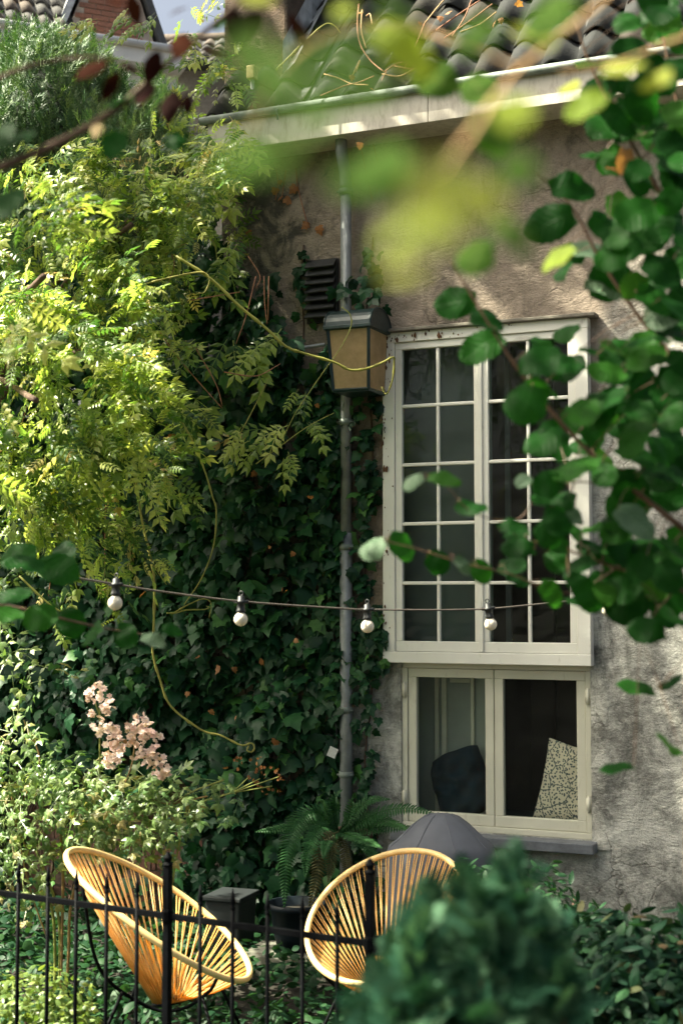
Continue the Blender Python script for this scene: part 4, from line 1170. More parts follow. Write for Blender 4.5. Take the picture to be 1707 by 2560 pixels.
# ---- wisteria
WIS = [compound(4, 0.42, 0.19, 62, curve=0.4), compound(3, 0.46, 0.22, 52, curve=0.8), compound(5, 0.33, 0.15, 70, curve=0.2)]
wis_me = [tmpl_mesh('wisteria_leaf', t_, M['wisteria'], False) for t_ in WIS]
wis = thing('wisteria', 'sunlit yellow green wisteria tumbling over the garden wall', 'wisteria', hw(-2.6, -0.5, 0))
blobs = [(70, 670, 8.15, 290, 220, .42, 1), (270, 570, 8.25, 170, 120, .42, 1), (450, 450, 8.2, 110, 80, .35, 1), (60, 990, 7.2, 260, 230, .38, 1), (235, 870, 7.5, 120, 230, .36, 1),
         (290, 1120, 7.15, 90, 170, .28, 1), (0, 1260, 7.9, 180, 120, .35, .8), (160, 1330, 8.2, 170, 130, .3, .22), (385, 1010, 8.1, 60, 200, .3, .22), (180, 470, 8.0, 220, 70, .4, 1), (505, 250, 8.9, 60, 130, .25, 1), (560, 60, 9.2, 40, 70, .2, .8), (530, 560, 8.95, 60, 210, .22, 1.3), (60, 850, 5.2, 170, 330, .35, .10)]
PP = []; DD = []
for (px, py, Y, rx, rz_, ry, dn) in blobs:
    c = at(px, py, Y); k = Y/FPX
    vol = rx*rz_
    m = int(1250*dn*vol/80000)
    nc = max(4, m//16)                      # shoots that carry a dozen or more leaves each, with gaps between
    p0, d0 = blob_points(c, (rx*k, ry, rz_*k), nc, (0.78, 1.10))
    idx = rng.integers(0, len(p0), m); along = rng.random(m)
    hang_ = d0[idx]*0.16*along[:, None] - UPN[None]*(0.17*along**1.5)[:, None]
    p = p0[idx] + hang_ + rnd3(m, 0.045); d = d0[idx]*0.7 + rnd3(m, 0.3)
    PP.append(p); DD.append(d/np.linalg.norm(d, axis=1, keepdims=True))
P = np.vstack(PP); D = np.vstack(DD); m = len(P)
sc_ = rng.uniform(0.07, 0.155, m)
n = D*0.35 + UPN[None]*0.55 + np.array([[-.6, -.2, 0]]) + rnd3(m, 0.40); t = D*0.6 - UPN[None]*0.35 + rnd3(m, 0.6)
f_ = frames(n, t, sc_)
dist = P[:, 1]
order = np.argsort(dist + 0.25*rng.random(m)); inview = [i for i in order if -0.25 < P[i, 0]/P[i, 1] < 0.1]
sel = np.zeros(m, bool); sel[inview[:300]] = True
leaf_objects('leaf', wis_me, P[sel], f_[sel], wis)
rs = ~sel; third = rng.integers(0, 3, m)
for k in range(3):
    hsel = rs & (third == k)
    o_ = link('foliage', scatter_mesh('foliage', WIS[k], P[hsel], f_[hsel], M['wisteria']), wis, off(wis)); tag(o_, kind='stuff')
# sprays in front of the ivy and round the gutter end
sprays = [(500, 850, 95, 215), (575, 850, 95, 260), (640, 855, 110, 250), (690, 830, 80, 230), (759, 985, 60, 240), (715, 1065, 80, 235), (775, 1045, 60, 300), (680, 1085, 90, 200), (620, 1112, 70, 200), (722, 1140, 60, 280),
          (396, 985, 70, 330), (445, 985, 80, 320), (450, 1017, 90, 325), (492, 1033, 60, 330), (575, 300, 70, 290), (596, 340, 80, 285), (520, 325, 90, 280), (540, 400, 110, 300), (490, 420, 110, 250), (585, 600, 90, 240), (560, 640, 100, 280), (470, 600, 110, 200), (560, 130, 60, 260), (520, 130, 70, 200), (480, 90, 60, 250),
          (400, 45, 60, 200), (360, 60, 70, 190), (330, 30, 60, 150), (240, 45, 60, 200), (230, 55, 55, 170), (365, 1210, 90, 300), (300, 1290, 60, 250), (385, 1390, 45, 330), (610, 1080, 60, 210), (600, 230, 55, 280)]
SP = []; SN = []; ST = []; SS = []
for (px, py, L, a) in sprays:
    Y = onwall(px, py, -0.45).y if py > 250 else 8.6
    for q in range(3):
        p = at(px + random.uniform(-14, 14), py + random.uniform(-14, 14), Y - random.uniform(0, .25))
        SP.append(p); ar = R(a + random.uniform(-28, 28))
        ST.append(Vector((math.cos(ar), -0.25, math.sin(ar)))); SN.append(Vector((random.uniform(-.4, .4), -0.75, 0.55))); SS.append(L*1.0*Y/FPX)
leaf_objects('leaf', wis_me, arr(SP), frames(arr(SN), arr(ST), SS), wis)
def tendril(pts, Y, r, mat='shoot', name='tendril', parent=None):
    parent = parent or wis
    k = len(pts); P_ = []
    for i, (x, y) in enumerate(pts):
        yy = Y if isinstance(Y, (int, float)) else Y[0] + (Y[1]-Y[0])*i/(k-1)
        P_.append(at(x, y, yy))
    cc = crom(P_, 5)
    MB().tube(cc, [r*0.78*(1-0.5*i/len(cc))*(1.35 if i % 5 == 3 else random.uniform(.85, 1.0)) for i in range(len(cc))], 6).build(name, M[mat], parent, True, basis=off(parent))
tendril([(347, 714), (420, 695), (490, 681), (515, 684), (524, 700), (512, 730), (490, 733)], 7.6, 0.007)
tendril([(440, 640), (528, 698), (596, 763), (667, 822), (715, 866), (760, 883), (836, 906), (875, 925), (918, 921), (956, 906), (982, 893), (985, 905), (982, 944), (972, 975), (963, 985), (954, 967)], (7.6, 7.85), 0.011)
tendril([(330, 1120), (352, 1283), (379, 1408), (386, 1457), (385, 1560), (382, 1630), (401, 1701), (428, 1766), (504, 1825), (553, 1839), (602, 1863), (628, 1858), (636, 1868), (630, 1880), (618, 1876), (622, 1864)], 7.7, 0.0095)
tendril([(450, 1044), (488, 1115), (515, 1185), (531, 1240), (541, 1278), (534, 1365), (504, 1446), (461, 1511)], 7.9, 0.0075)
tendril([(240, 1260), (266, 1300), (303, 1338), (374, 1403), (417, 1462)], 7.7, 0.006)
tendril([(417, 1533), (440, 1532), (466, 1525), (510, 1524), (524, 1518), (516, 1516)], 7.9, 0.006)
tendril([(430, 1535), (470, 1512), (510, 1497), (528, 1510), (523, 1545)], 7.9, 0.005)
tendril([(49, 1440), (119, 1506), (184, 1549)], 6.8, 0.007)
tendril([(412, 637), (470, 605), (510, 593), (532, 602), (540, 625), (542, 650)], 8.0, 0.006)
tendril([(854, 768), (874, 785), (877, 817), (849, 873), (811, 926), (775, 978), (740, 1030), (700, 1110)], 7.85, 0.0045)
tendril([(690, 175), (711, 154), (761, 104), (811, 61), (836, 64), (851, 82)], 8.3, 0.007)
tendril([(640, 1160), (735, 1090), (780, 1060), (835, 1032)], 8.0, 0.004)
tendril([(600, 1085), (640, 1010), (672, 945)], 8.0, 0.004)
for pts in ([(640, 690), (615, 790), (590, 860)], [(660, 690), (662, 760), (668, 810)], [(672, 690), (670, 800)], [(400, 830), (450, 900), (530, 992), (556, 1020)], [(490, 870), (540, 960), (556, 1015)],
            [(430, 635), (436, 665), (420, 710)], [(130, 1300), (165, 1340), (130, 1380), (128, 1440), (122, 1490)], [(265, 1240), (262, 1440)], [(183, 1310), (188, 1420)], [(480, 750), (540, 740), (600, 730)], [(620, 640), (650, 690), (640, 720)],
            [(0, 700), (40, 640), (110, 600)], [(380, 880), (330, 960), (300, 1010)], [(0, 1130), (40, 1100), (70, 1010)], [(560, 930), (640, 940), (700, 910)]):
    tendril(pts, 7.9, 0.0045, 'twine', 'dry_twig')
# trunk and main limbs of the wisteria
b0 = hw(-3.75, -0.35, 0)
MB().tube(crom([b0, hw(-3.8, -0.33, 0.9), hw(-3.7, -0.38, 1.8), hw(-3.5, -0.45, 2.7), hw(-3.0, -0.55, 3.4)], 5), [0.06 - 0.0016*i for i in range(21)], 8).build('trunk', M['bark'], wis, True, basis=off(wis))
for (px, py, Y) in ((110, 690, 6.8), (330, 560, 7.8), (90, 1000, 6.5), (300, 880, 7.5), (470, 440, 8.3)):
    e = at(px, py, Y); s0 = hw(-3.35, -0.48, 2.95)
    MB().tube(crom([s0, s0.lerp(e, 0.5) + Vector((0, -.1, .25)), e], 6), 0.016, 6).build('limb', M['bark'], wis, True, basis=off(wis))

# ---- dry climber on the roof
dry = thing('dry_climber', 'dry reddish creeper stems lying on the roof tiles above the gutter', 'climber', hw(-0.6, -0.3, 4.9))
def rooftw(pts, r=0.004, mat='twine'):
    MB().tube(crom([onwall(x, y, -0.30 + 0.0016*(240-y)) for x, y in pts], 5), r, 5).build('stem', M[mat], dry, True, basis=off(dry))
for pts in ([(897, 10), (893, 60), (900, 110), (925, 150), (960, 180)], [(905, 25), (903, 75), (915, 120)], [(915, 40), (925, 35), (930, 60)], [(960, 180), (990, 160), (1030, 150), (1050, 135)], [(955, 185), (1000, 190), (1045, 165)],
            [(800, 240), (860, 215), (900, 205), (935, 190)], [(810, 185), (845, 195), (880, 210), (920, 212)], [(890, 180), (900, 150), (880, 190)], [(1010, 170), (1040, 110), (1060, 60)], [(985, 165), (1030, 170), (1035, 130)],
            [(1090, 75), (1140, 40), (1200, 0)], [(1110, 95), (1170, 55), (1230, 10)], [(1130, 90), (1160, 45), (1180, -5)], [(1060, 60), (1100, 10), (1120, -10)], [(1150, 80), (1200, 60), (1240, 30)], [(940, 240), (955, 200), (965, 180)]):
    rooftw(pts, 0.0045, random.choice(['twine', 'deadstem']))
wl_ = [(1125, 30), (1250, 45), (1235, 55), (1050, 55), (900, 30), (880, 188), (1290, 5), (927, 220), (900, 356), (1100, 40)]
PE = arr([onwall(x, y, -0.34 + 0.0016*(240-y)) for x, y in wl_])
leaf_objects('withered_leaf', wm, PE, frames(NW[None]+rnd3(len(PE), .6), -UPN[None]+rnd3(len(PE), .6), rng.uniform(.03, .055, len(PE))), dry)
# brown leaves hanging on the plaster under the gutter
hang = thing('dry_climber', 'few brown withered leaves on bare plaster under the gutter', 'climber', onwall(750, 560, 0))
PE = arr([onwall(x, y, -0.02) for x, y in ((690, 470), (705, 490), (740, 465), (766, 555), (770, 560), (795, 565), (700, 450), (712, 495), (620, 575))])
leaf_objects('withered_leaf', wm, PE, frames(NW[None]+rnd3(len(PE), .4), -UPN[None]+rnd3(len(PE), .5), rng.uniform(.04, .075, len(PE))), hang)
for pts in ([(690, 420), (695, 460), (688, 500)], [(740, 420), (745, 470), (768, 560)], [(715, 425), (705, 490)], [(930, 350), (945, 420), (940, 480)], [(900, 360), (915, 430), (930, 500)]):
    MB().tube(crom([onwall(x, y, -0.008) for x, y in pts], 4), 0.003, 5).build('stem', M['twine'], hang, basis=off(hang))

# ---- climbing rose
ROSE = compound(2, 0.42, 0.24, 62, curve=0.2)
rose_me = [tmpl_mesh('rose_leaf', ROSE, M['rose'], False)]
rb0 = at(150, 2500, 7.12); rb0.z = 0
rose = thing('rose_bush', 'sunlit climbing rose with a pink flower cluster behind the left chair', 'rose', rb0)
PP = []; DD = []
for (px, py, Y, rx, rz_, ry, m) in ((110, 2010, 7.12, 250, 110, .35, 210), (330, 2050, 7.15, 150, 75, .28, 150), (40, 1880, 7.08, 110, 90, .3, 60), (200, 1960, 7.2, 150, 60, .25, 90), (60, 2150, 7.08, 110, 110, .25, 80), (30, 1660, 7.2, 50, 50, .2, 14), (20, 1500, 7.2, 60, 80, .2, 26), (130, 1700, 7.2, 50, 40, .2, 8), (400, 1980, 7.2, 120, 40, .2, 40)):
    c = at(px, py, Y); k = Y/FPX
    p, d = blob_points(c, (rx*k, ry, rz_*k), m, (0.35, 1.05)); PP.append(p); DD.append(d)
P = np.vstack(PP); D = np.vstack(DD); m = len(P)
f_ = frames(D*0.4 + UPN[None]*0.5 + np.array([[-.5, -.35, 0]]) + rnd3(m, 0.42), D*0.5 - UPN[None]*0.25 + rnd3(m, 0.6), rng.uniform(0.08, 0.135, m))
order = np.argsort(P[:, 1]); sel = np.zeros(m, bool); sel[order[:300]] = True
leaf_objects('leaf', rose_me, P[sel], f_[sel], rose)
o_ = link('foliage', scatter_mesh('foliage', ROSE, P[~sel], f_[~sel], M['rose']), rose, off(rose)); tag(o_, kind='stuff')
def cane(pts, Y, r=0.007, mat='rosecane'):
    MB().tube(crom([at(x, y, Y) for x, y in pts], 5), r, 6).build('cane', M[mat], rose, True, basis=off(rose))
M['rosecane'] = plain('rose_cane', (0.26, 0.16, 0.06), 0.55, 0, 0.3, 20)
M['greencane'] = plain('green_cane', (0.20, 0.22, 0.05), 0.55, 0, 0.3, 20)
for i, pts in enumerate(([(152, 2540), (155, 2350), (158, 2200), (150, 2050)], [(135, 2540), (138, 2380), (125, 2250), (60, 2130)], [(165, 2540), (172, 2380), (180, 2250), (230, 2060)], [(145, 2540), (148, 2300), (100, 2150), (40, 2000)],
            [(230, 2060), (330, 1990), (420, 2010), (520, 1990)], [(250, 2000), (250, 1900), (250, 1760)], [(300, 1990), (330, 1910), (340, 1830)], [(420, 2020), (480, 1980), (560, 1950)], [(60, 2000), (100, 1900), (60, 1800)], [(190, 2060), (300, 2040), (400, 2060)],
            [(30, 1990), (70, 2200), (120, 2350)], [(250, 1790), (235, 1745)], [(10, 1990), (40, 2060), (80, 2150)])):
    cane(pts, 7.12, 0.0075 if i < 4 else 0.004, 'rosecane' if i % 2 == 0 else 'greencane')
# five petalled florets
fl = MB()
for ring_, (rr_, n_, up_) in enumerate(((1.0, 6, 0.25), (0.62, 5, 0.6), (0.3, 4, 0.85))):
    for k in range(n_):
        a = 2*math.pi*(k + 0.5*ring_)/n_; ca, sa = math.cos(a), math.sin(a); w_ = 0.55*rr_
        fl.add([(0, 0, 0), (ca*rr_*0.6 - sa*w_*0.7, sa*rr_*0.6 + ca*w_*0.7, up_*0.45), (ca*rr_, sa*rr_, up_*0.6), (ca*rr_*0.6 + sa*w_*0.7, sa*rr_*0.6 - ca*w_*0.7, up_*0.45)], [(0, 1, 2), (0, 2, 3)])
flower_me = fl.mesh('flower', M['petal'])
FP = []
for (px, py, r_, cnt) in ((238, 1730, 34, 14), (262, 1752, 26, 8), (222, 1782, 14, 4), (268, 1775, 22, 7), (262, 1815, 36, 12), (300, 1845, 42, 20), (282, 1880, 38, 14), (355, 1815, 44, 22), (372, 1850, 40, 16), (335, 1870, 36, 12), (276, 1902, 26, 9), (370, 1900, 30, 10), (405, 1925, 32, 14), (395, 1890, 20, 5)):
    for k in range(int(cnt*1.5)):
        a = random.uniform(0, 2*math.pi); q = r_*0.85*math.sqrt(random.random())
        FP.append(at(px + q*math.cos(a), py + q*math.sin(a)*0.9, 6.82 + random.uniform(-.05, .06)))
m = len(FP)
leaf_objects('flower', [flower_me], arr(FP), frames(np.array([[0, -0.7, 0.7]]) + rnd3(m, .5), rnd3(m, 1), rng.uniform(0.013, 0.021, m)), rose)
# faded brown clusters
PE = arr([at(x + random.uniform(-40, 40), y + random.uniform(-35, 35), 7.4) for x, y in [(660, 1950)]*22 + [(625, 1925)]*14 + [(700, 1965)]*8])
fade = thing('rose_spray', 'withered brown rose spray in front of the dark ivy', 'rose', Vector((PE[0][0], 7.4, 0)))
flw = fl.mesh('withered_flower', M['withered'])
leaf_objects('withered_flower', [flw], PE, frames(rnd3(len(PE), 1)+np.array([[0, -.5, .5]]), rnd3(len(PE), 1), rng.uniform(.007, .013, len(PE))), fade)
for x in (620, 650, 680, 700):
    MB().tube(crom([at(480, 2010, 7.2), at(570, 1985, 7.3), at(x, 1950 + random.uniform(-20, 20), 7.4)], 4), 0.003, 5).build('stem', M['greencane'], fade, basis=off(fade))
MB().tube(crom([Vector((PE[0][0]-.5, 7.2, 0)), at(440, 2150, 7.1), at(480, 2010, 7.2)], 4), 0.005, 5).build('stem', M['greencane'], fade, basis=off(fade))
PE = arr([at(x, y, 7.15) for x, y in ((545, 1975), (560, 2000), (520, 1985), (575, 1960), (600, 1990), (550, 1945), (560, 2040), (500, 2010))])
leaf_objects('leaf', rose_me, PE, frames(np.array([[0, -.6, .6]])+rnd3(len(PE), .4), rnd3(len(PE), .6)-UPN[None]*.3, rng.uniform(.12, .17, len(PE))), fade)

# ---- box shrub, lower left
OVAL = oval_template(0.30); OVN = oval_template(0.20)
def shrub(name, label, cat, base, specs, tmpl, mat, smin, smax, leafname='leaf', nobj=300, trunkpts=None, nrm=None, shell=(0.4, 1.03)):
    t = thing(name, label, cat, base)
    PP = []; DD = []
    for (px, py, Y, rx, rz_, ry, m) in specs:
        c = at(px, py, Y); k = Y/FPX
        p, d = blob_points(c, (rx*k, ry, rz_*k), m, shell); PP.append(p); DD.append(d)
    P = np.vstack(PP); D = np.vstack(DD); ok = P[:, 2] > 0.01; P = P[ok]; D = D[ok]; m = len(P)
    f_ = frames(D*0.6 + UPN[None]*0.5 + rnd3(m, 0.5), D*0.6 + rnd3(m, 0.6), rng.uniform(smin, smax, m))
    order = np.argsort(P[:, 1]); sel = np.zeros(m, bool); sel[order[:nobj]] = True
    if nobj: leaf_objects(leafname, [tmpl_mesh(leafname, tmpl, mat, False)], P[sel], f_[sel], t)
    o_ = link('foliage', scatter_mesh('foliage', tmpl, P[~sel], f_[~sel], mat), t, off(t)); tag(o_, kind='stuff')
    for pts in (trunkpts or []):
        MB().tube(crom(pts, 5), [0.012*(1 - 0.5*i/(5*(len(pts)-1)+1)) for i in range(5*(len(pts)-1)+1)] if len(pts) > 2 else 0.01, 6).build('stem', M['bark'], t, True, basis=off(t))
    return t
bx = at(90, 2560, 6.1); bx.z = 0
shrub('box_shrub', 'sunlit clipped box shrub in the lower left corner', 'shrub', bx, [(40, 2520, 6.1, 190, 90, .35, 1500), (150, 2560, 6.0, 90, 60, .25, 500)], OVAL, M['box'], 0.022, 0.042,
      trunkpts=[[bx, bx + Vector((0, 0, .12)), bx + Vector((-.05, 0, .25))]])

# ---- ground cover
m = 17000
gx = rng.uniform(-3.2, 1.8, m); gy = rng.uniform(5.2, 9.2, m); gz = 0.02 + 0.14*rng.random(m)**1.5 + 0.05*np.sin(gx*5)*np.sin(gy*4)
wallY = WP.y - (gx - WP.x)*math.tan(WA)
ok = gy < wallY - 0.05
P = np.stack([gx, gy, np.maximum(gz, 0.015)], 1)[ok]
m = len(P)
gc = link('ground_cover', scatter_mesh('ground_cover', OVAL, P, frames(UPN[None] + rnd3(m, .45), rnd3(m, 1), rng.uniform(.04, .085, m)), M['cover_leaf']))
tag(gc, 'low green ground cover leaves on the soil under the chairs', 'ground cover', kind='stuff')

# ---- ferns
def frond(parent, pts, Y, L, mat, name='frond'):
    k = len(pts); P_ = []
    for i, (x, y) in enumerate(pts):
        yy = Y[0] + (Y[1]-Y[0])*i/(k-1); P_.append(at(x, y, yy))
    cc = crom(P_, 8); b = MB(); b.tube(cc, [0.0035*(1-0.7*i/len(cc)) for i in range(len(cc))], 4)
    tot = sum((cc[i+1]-cc[i]).length for i in range(len(cc)-1)); n = int(tot/0.017); acc = 0; j = 0
    for q in range(2, n):
        s = tot*q/n
        acc = 0
        for i in range(len(cc)-1):
            l = (cc[i+1]-cc[i]).length
            if acc + l >= s or i == len(cc)-2:
                p = cc[i].lerp(cc[i+1], min(1, (s-acc)/max(l, 1e-6))); tg = (cc[i+1]-cc[i]).normalized(); break
            acc += l
        tt_ = q/n
        w_ = L*(math.sin(math.pi*min(1, tt_*0.86+0.14))**0.8)*(1-0.2*tt_)
        nn = Vector((0.1, -0.72, 0.68)); sd = tg.cross(nn).normalized(); nn = sd.cross(tg)
        for sg in (-1, 1):
            d = (sd*sg*0.93 + tg*0.35 - Vector((0, 0, 0.16)) + nn*random.uniform(-.12, .12)).normalized()
            wd = tg*0.0075
            e = p + d*w_
            b.add([p - wd*0.8, p + wd*0.8, p + d*w_*0.55 + wd*0.9, e, p + d*w_*0.55 - wd*0.9, p + d*w_*0.5 + nn*0.006], [(0, 1, 5), (1, 2, 5), (2, 3, 5), (3, 4, 5), (4, 0, 5)])
    b.build(name, mat, parent, basis=off(parent))
def Z6(pts): return [(640 + x*0.3444, 1960 + y*0.3444) for x, y in pts]
fb = at(640 + 600*.3444, 1960 + 345*.3444, 8.1)
fern = thing('fern', 'green fern with arching fronds at the foot of the drainpipe', 'fern', (fb.x, 8.1, fb.z))
for pts, Y, L in (([(600, 340), (430, 200), (290, 300), (225, 520), (205, 910)], (8.1, 7.6), .085), ([(600, 340), (470, 310), (385, 460), (358, 690)], (8.1, 7.55), .075), ([(600, 340), (545, 370), (505, 440), (488, 545)], (8.1, 7.6), .055),
        ([(600, 345), (720, 290), (900, 205), (1100, 175), (1320, 225)], (8.1, 7.75), .07), ([(600, 345), (690, 370), (800, 410), (920, 470)], (8.1, 7.6), .06), ([(600, 340), (560, 220), (575, 100), (630, 40)], (8.1, 7.9), .055),
        ([(600, 340), (400, 290), (200, 320), (-10, 350)], (8.1, 7.7), .06), ([(600, 345), (780, 320), (960, 310), (1160, 320)], (8.1, 7.8), .07), ([(600, 340), (500, 180), (470, 110), (440, 130)], (8.1, 7.8), .05), ([(600, 340), (700, 230), (820, 120), (980, 110)], (8.1, 7.85), .06),
        ([(600, 345), (660, 280), (700, 140), (720, 60)], (8.1, 7.85), .05), ([(600, 345), (850, 260), (1010, 290), (1120, 350)], (8.1, 7.7), .065), ([(600, 345), (760, 420), (860, 520), (900, 620)], (8.1, 7.7), .05)):
    frond(fern, Z6(pts), Y, L, M['fern'])
for pts, Y, L in (([(600, 345), (470, 420), (445, 650), (385, 920)], (7.9, 7.65), .06), ([(600, 345), (560, 450), (545, 600), (520, 720)], (8.1, 7.75), .05), ([(600, 345), (640, 480), (660, 600), (640, 720)], (8.1, 7.75), .05)):
    frond(fern, Z6(pts), Y, L, M['fernbrown'], 'old_frond')
rw = wl(fb); MB().tube(crom([fb, fb.lerp(hw(rw.x+.02, -0.02, rw.z-.08), .5) + Vector((0, 0, .01)), hw(rw.x+.02, 0.0, rw.z-.10)], 4), 0.028, 8).build('rootstock', M['bark'], fern, True, basis=off(fern))

# ---- clipped yew behind the garden wall
yb = at(190, 300, 11.0); yb.z = 0
NED = needle_template()
yew = thing('yew_tree', 'tall clipped dark green yew behind the garden wall', 'yew', yb)
PP = []; DD = []
for (px, py, Y, rx, rz_, ry, m) in ((130, 560, 11.2, 330, 450, 1.1, 9000), (-120, 480, 11.4, 260, 400, 1.0, 3200), (400, 560, 11.6, 110, 330, .6, 1600)):
    c = at(px, py, Y); k = Y/FPX
    p, d = blob_points(c, (rx*k, ry, rz_*k), m, (0.86, 1.04)); PP.append(p); DD.append(d)
P = np.vstack(PP); D = np.vstack(DD); ok = P[:, 2] > 2.6; P = P[ok]; D = D[ok]; m = len(P)
f_ = frames(D + rnd3(m, .5), UPN[None]*0.95 + D*0.35 + rnd3(m, 0.22), rng.uniform(0.12, 0.26, m))
o_ = link('foliage', scatter_mesh('foliage', NED, P, f_, M['yew']), yew, off(yew)); tag(o_, kind='stuff')
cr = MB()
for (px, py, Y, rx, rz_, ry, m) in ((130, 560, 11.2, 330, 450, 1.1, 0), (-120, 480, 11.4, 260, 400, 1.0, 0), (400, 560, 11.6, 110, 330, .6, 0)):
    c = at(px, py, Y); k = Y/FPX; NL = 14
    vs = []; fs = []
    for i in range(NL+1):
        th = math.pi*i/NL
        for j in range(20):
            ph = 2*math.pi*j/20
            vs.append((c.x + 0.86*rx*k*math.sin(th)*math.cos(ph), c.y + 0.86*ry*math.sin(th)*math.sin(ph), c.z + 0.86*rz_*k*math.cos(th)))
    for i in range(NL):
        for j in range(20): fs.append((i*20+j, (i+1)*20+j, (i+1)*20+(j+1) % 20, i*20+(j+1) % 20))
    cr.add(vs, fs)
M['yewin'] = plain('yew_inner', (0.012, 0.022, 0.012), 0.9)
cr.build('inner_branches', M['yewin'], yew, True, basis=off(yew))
MB().tube([yb, yb + Vector((0, 0.1, 3))], [0.16, 0.1], 10).build('trunk', M['bark'], yew, True, basis=off(yew))

# ---- blue green conifer in front
SPR = spray_template()
CONY = 2.25
cb = at(1200, 2560, CONY); cb.z = 0
con = thing('conifer', 'blurred blue green cypress conifer in the lower foreground beside the chair', 'conifer', cb)
PP = []; TT = []
leaders = [(1160, 1173, 2260, 1.0), (1082, 1053, 2260, .8), (1284, 1258, 2200, 1.0), (1008, 960, 2385, .8), (1358, 1360, 2325, .9), (1222, 1207, 2280, .9), (1118, 1113, 2350, 1.0), (1325, 1317, 2310, .8), (1044, 1002, 2350, .7), (1193, 1190, 2365, 1.0), (975, 917, 2495, .8), (1399, 1403, 2455, .8), (1264, 1250, 2355, 1.0), (1140, 1130, 2475, 1.0), (1057, 1028, 2495, 1.0), (1338, 1335, 2495, 1.0), (1231, 1223, 2515, 1.0)]
for li, (xt, xb, yt, wd) in enumerate(leaders):
    Y0 = CONY + 0.16*math.sin(li*2.1)
    cc = crom([at(1200 + (xb-1200)*.8, 2800, Y0), at(xb, 2600, Y0), at((xt+xb)/2 + random.uniform(-15, 15), (2600+yt)/2, Y0), at(xt, yt, Y0)], 9)
    MB().tube([cb + Vector((0, 0, .02))] + cc, [0.010] + [0.006*(1 - .8*i/len(cc)) for i in range(len(cc))], 6).build('stem', M['hazelbark'], con, True, basis=off(con))
    for i in range(8, len(cc)):
        p = cc[i]; f = (i-8)/(len(cc)-8); rad = (0.046*(1-f)+0.010)*wd
        for q in range(5):
            a = random.uniform(0, 2*math.pi)
            PP.append(tuple(p + Vector((math.cos(a), math.sin(a), 0))*rad*0.15 + Vector((0, 0, random.uniform(-.02, .02))))); TT.append((math.cos(a)*rad*9, math.sin(a)*rad*9, 0.6 + random.uniform(-.2, .4)))
PP = np.array(PP); TT = np.array(TT); m = len(PP)
f_ = frames(rnd3(m, .6) + np.array([[0, -.7, .5]]), TT, rng.uniform(.03, .075, m))
order = np.argsort(PP[:, 1]); sel = np.zeros(m, bool); sel[order[:300]] = True
leaf_objects('spray', [tmpl_mesh('spray', SPR, M['conifer'], False)], PP[sel], f_[sel], con)
o_ = link('foliage', scatter_mesh('foliage', SPR, PP[~sel], f_[~sel], M['conifer']), con, off(con)); tag(o_, kind='stuff')

# ---- shrubs on the right
sb = at(1600, 2560, 4.7); sb.z = 0
shrub('evergreen_shrub', 'dark leafy evergreen shrub in the lower right corner', 'shrub', sb, [(1600, 2480, 4.7, 260, 180, .5, 2600), (1420, 2520, 4.9, 200, 180, .4, 1300)], OVN, M['shrub'], 0.045, 0.085,
      trunkpts=[[sb, sb + Vector((.05, .1, .3)), sb + Vector((.1, .1, .6))], [sb, sb + Vector((-.1, .1, .3)), sb + Vector((-.3, .1, .6))]])
sb2 = at(1330, 2500, 6.3); sb2.z = 0
shrub('small_leaved_shrub', 'small leaved green shrub below the slate window sill, behind the conifer', 'shrub', sb2, [(1300, 2330, 6.3, 150, 170, .3, 1100), (1420, 2400, 6.2, 130, 130, .3, 800), (1180, 2330, 6.35, 90, 170, .2, 500)], OVN, M['cover_leaf'], 0.035, 0.07,
      trunkpts=[[sb2, sb2 + Vector((.02, .0, .3)), sb2 + Vector((0, 0, .75))], [sb2, sb2 + Vector((.1, .05, .3)), sb2 + Vector((.2, .05, .7))]])

# ---- hazel reaching in from the right
HZ = [hazel_template() for _ in range(9)]
hz_me = [tmpl_mesh('hazel_leaf', t_, M['hazel']) for t_ in HZ]
hz_pale = [tmpl_mesh('pale_hazel_leaf', t_, M['hazelpale']) for t_ in HZ]
hz_yel = [tmpl_mesh('young_hazel_leaf', t_, M['yellowleaf']) for t_ in HZ]
hb = Vector((2.15, 3.35, 0))
hazel = thing('hazel_bush', 'dark green hazel bush reaching in from the right in front of the tall window', 'hazel', hb)
def stem(parent, pts, r0, r1, mat='hazelbark', name='branch'):
    thin = 0.62 if mat == 'hazelbark' else 1.0
    cc = crom(pts, 8)
    MB().tube(cc, [(r0 + (r1-r0)*i/(len(cc)-1))*thin for i in range(len(cc))], 7).build(name, M[mat], parent, True, basis=off(parent))
    return cc
skel = []
HY = 3.2
def pxs(l, Y): return [at(x, y, Y) for x, y in l]
skel += stem(hazel, [hb, Vector((2.1, 3.3, 1.0))] + pxs([(2300, 1500)], 3.3) + pxs([(1707, 607), (1648, 481), (1555, 317), (1478, 169), (1440, 60)], 3.25), 0.016, 0.0035)
skel += stem(hazel, [hb, Vector((2.0, 3.3, 0.9))] + pxs([(2200, 1560), (1900, 1180)], 3.3) + pxs([(1707, 922), (1604, 802), (1500, 649), (1430, 520), (1340, 430)], HY), 0.016, 0.003)
skel += stem(hazel, [hb, Vector((2.05, 3.25, 0.8))] + pxs([(2150, 1700), (1900, 1480)], 3.2) + pxs([(1707, 1322), (1588, 1228), (1473, 1130), (1375, 1026), (1282, 906), (1200, 775), (1123, 649)], 3.1), 0.016, 0.003)
skel += stem(hazel, [hb, Vector((2.0, 3.2, 0.7))] + pxs([(2150, 1750), (1850, 1560)], 3.2) + pxs([(1690, 1470), (1540, 1420), (1400, 1370), (1300, 1350)], 3.15), 0.012, 0.003)
skel += stem(hazel, pxs([(1540, 1420), (1460, 1470), (1380, 1480), (1282, 1437), (1161, 1409), (1050, 1375), (960, 1352)], 3.2), 0.004, 0.002)
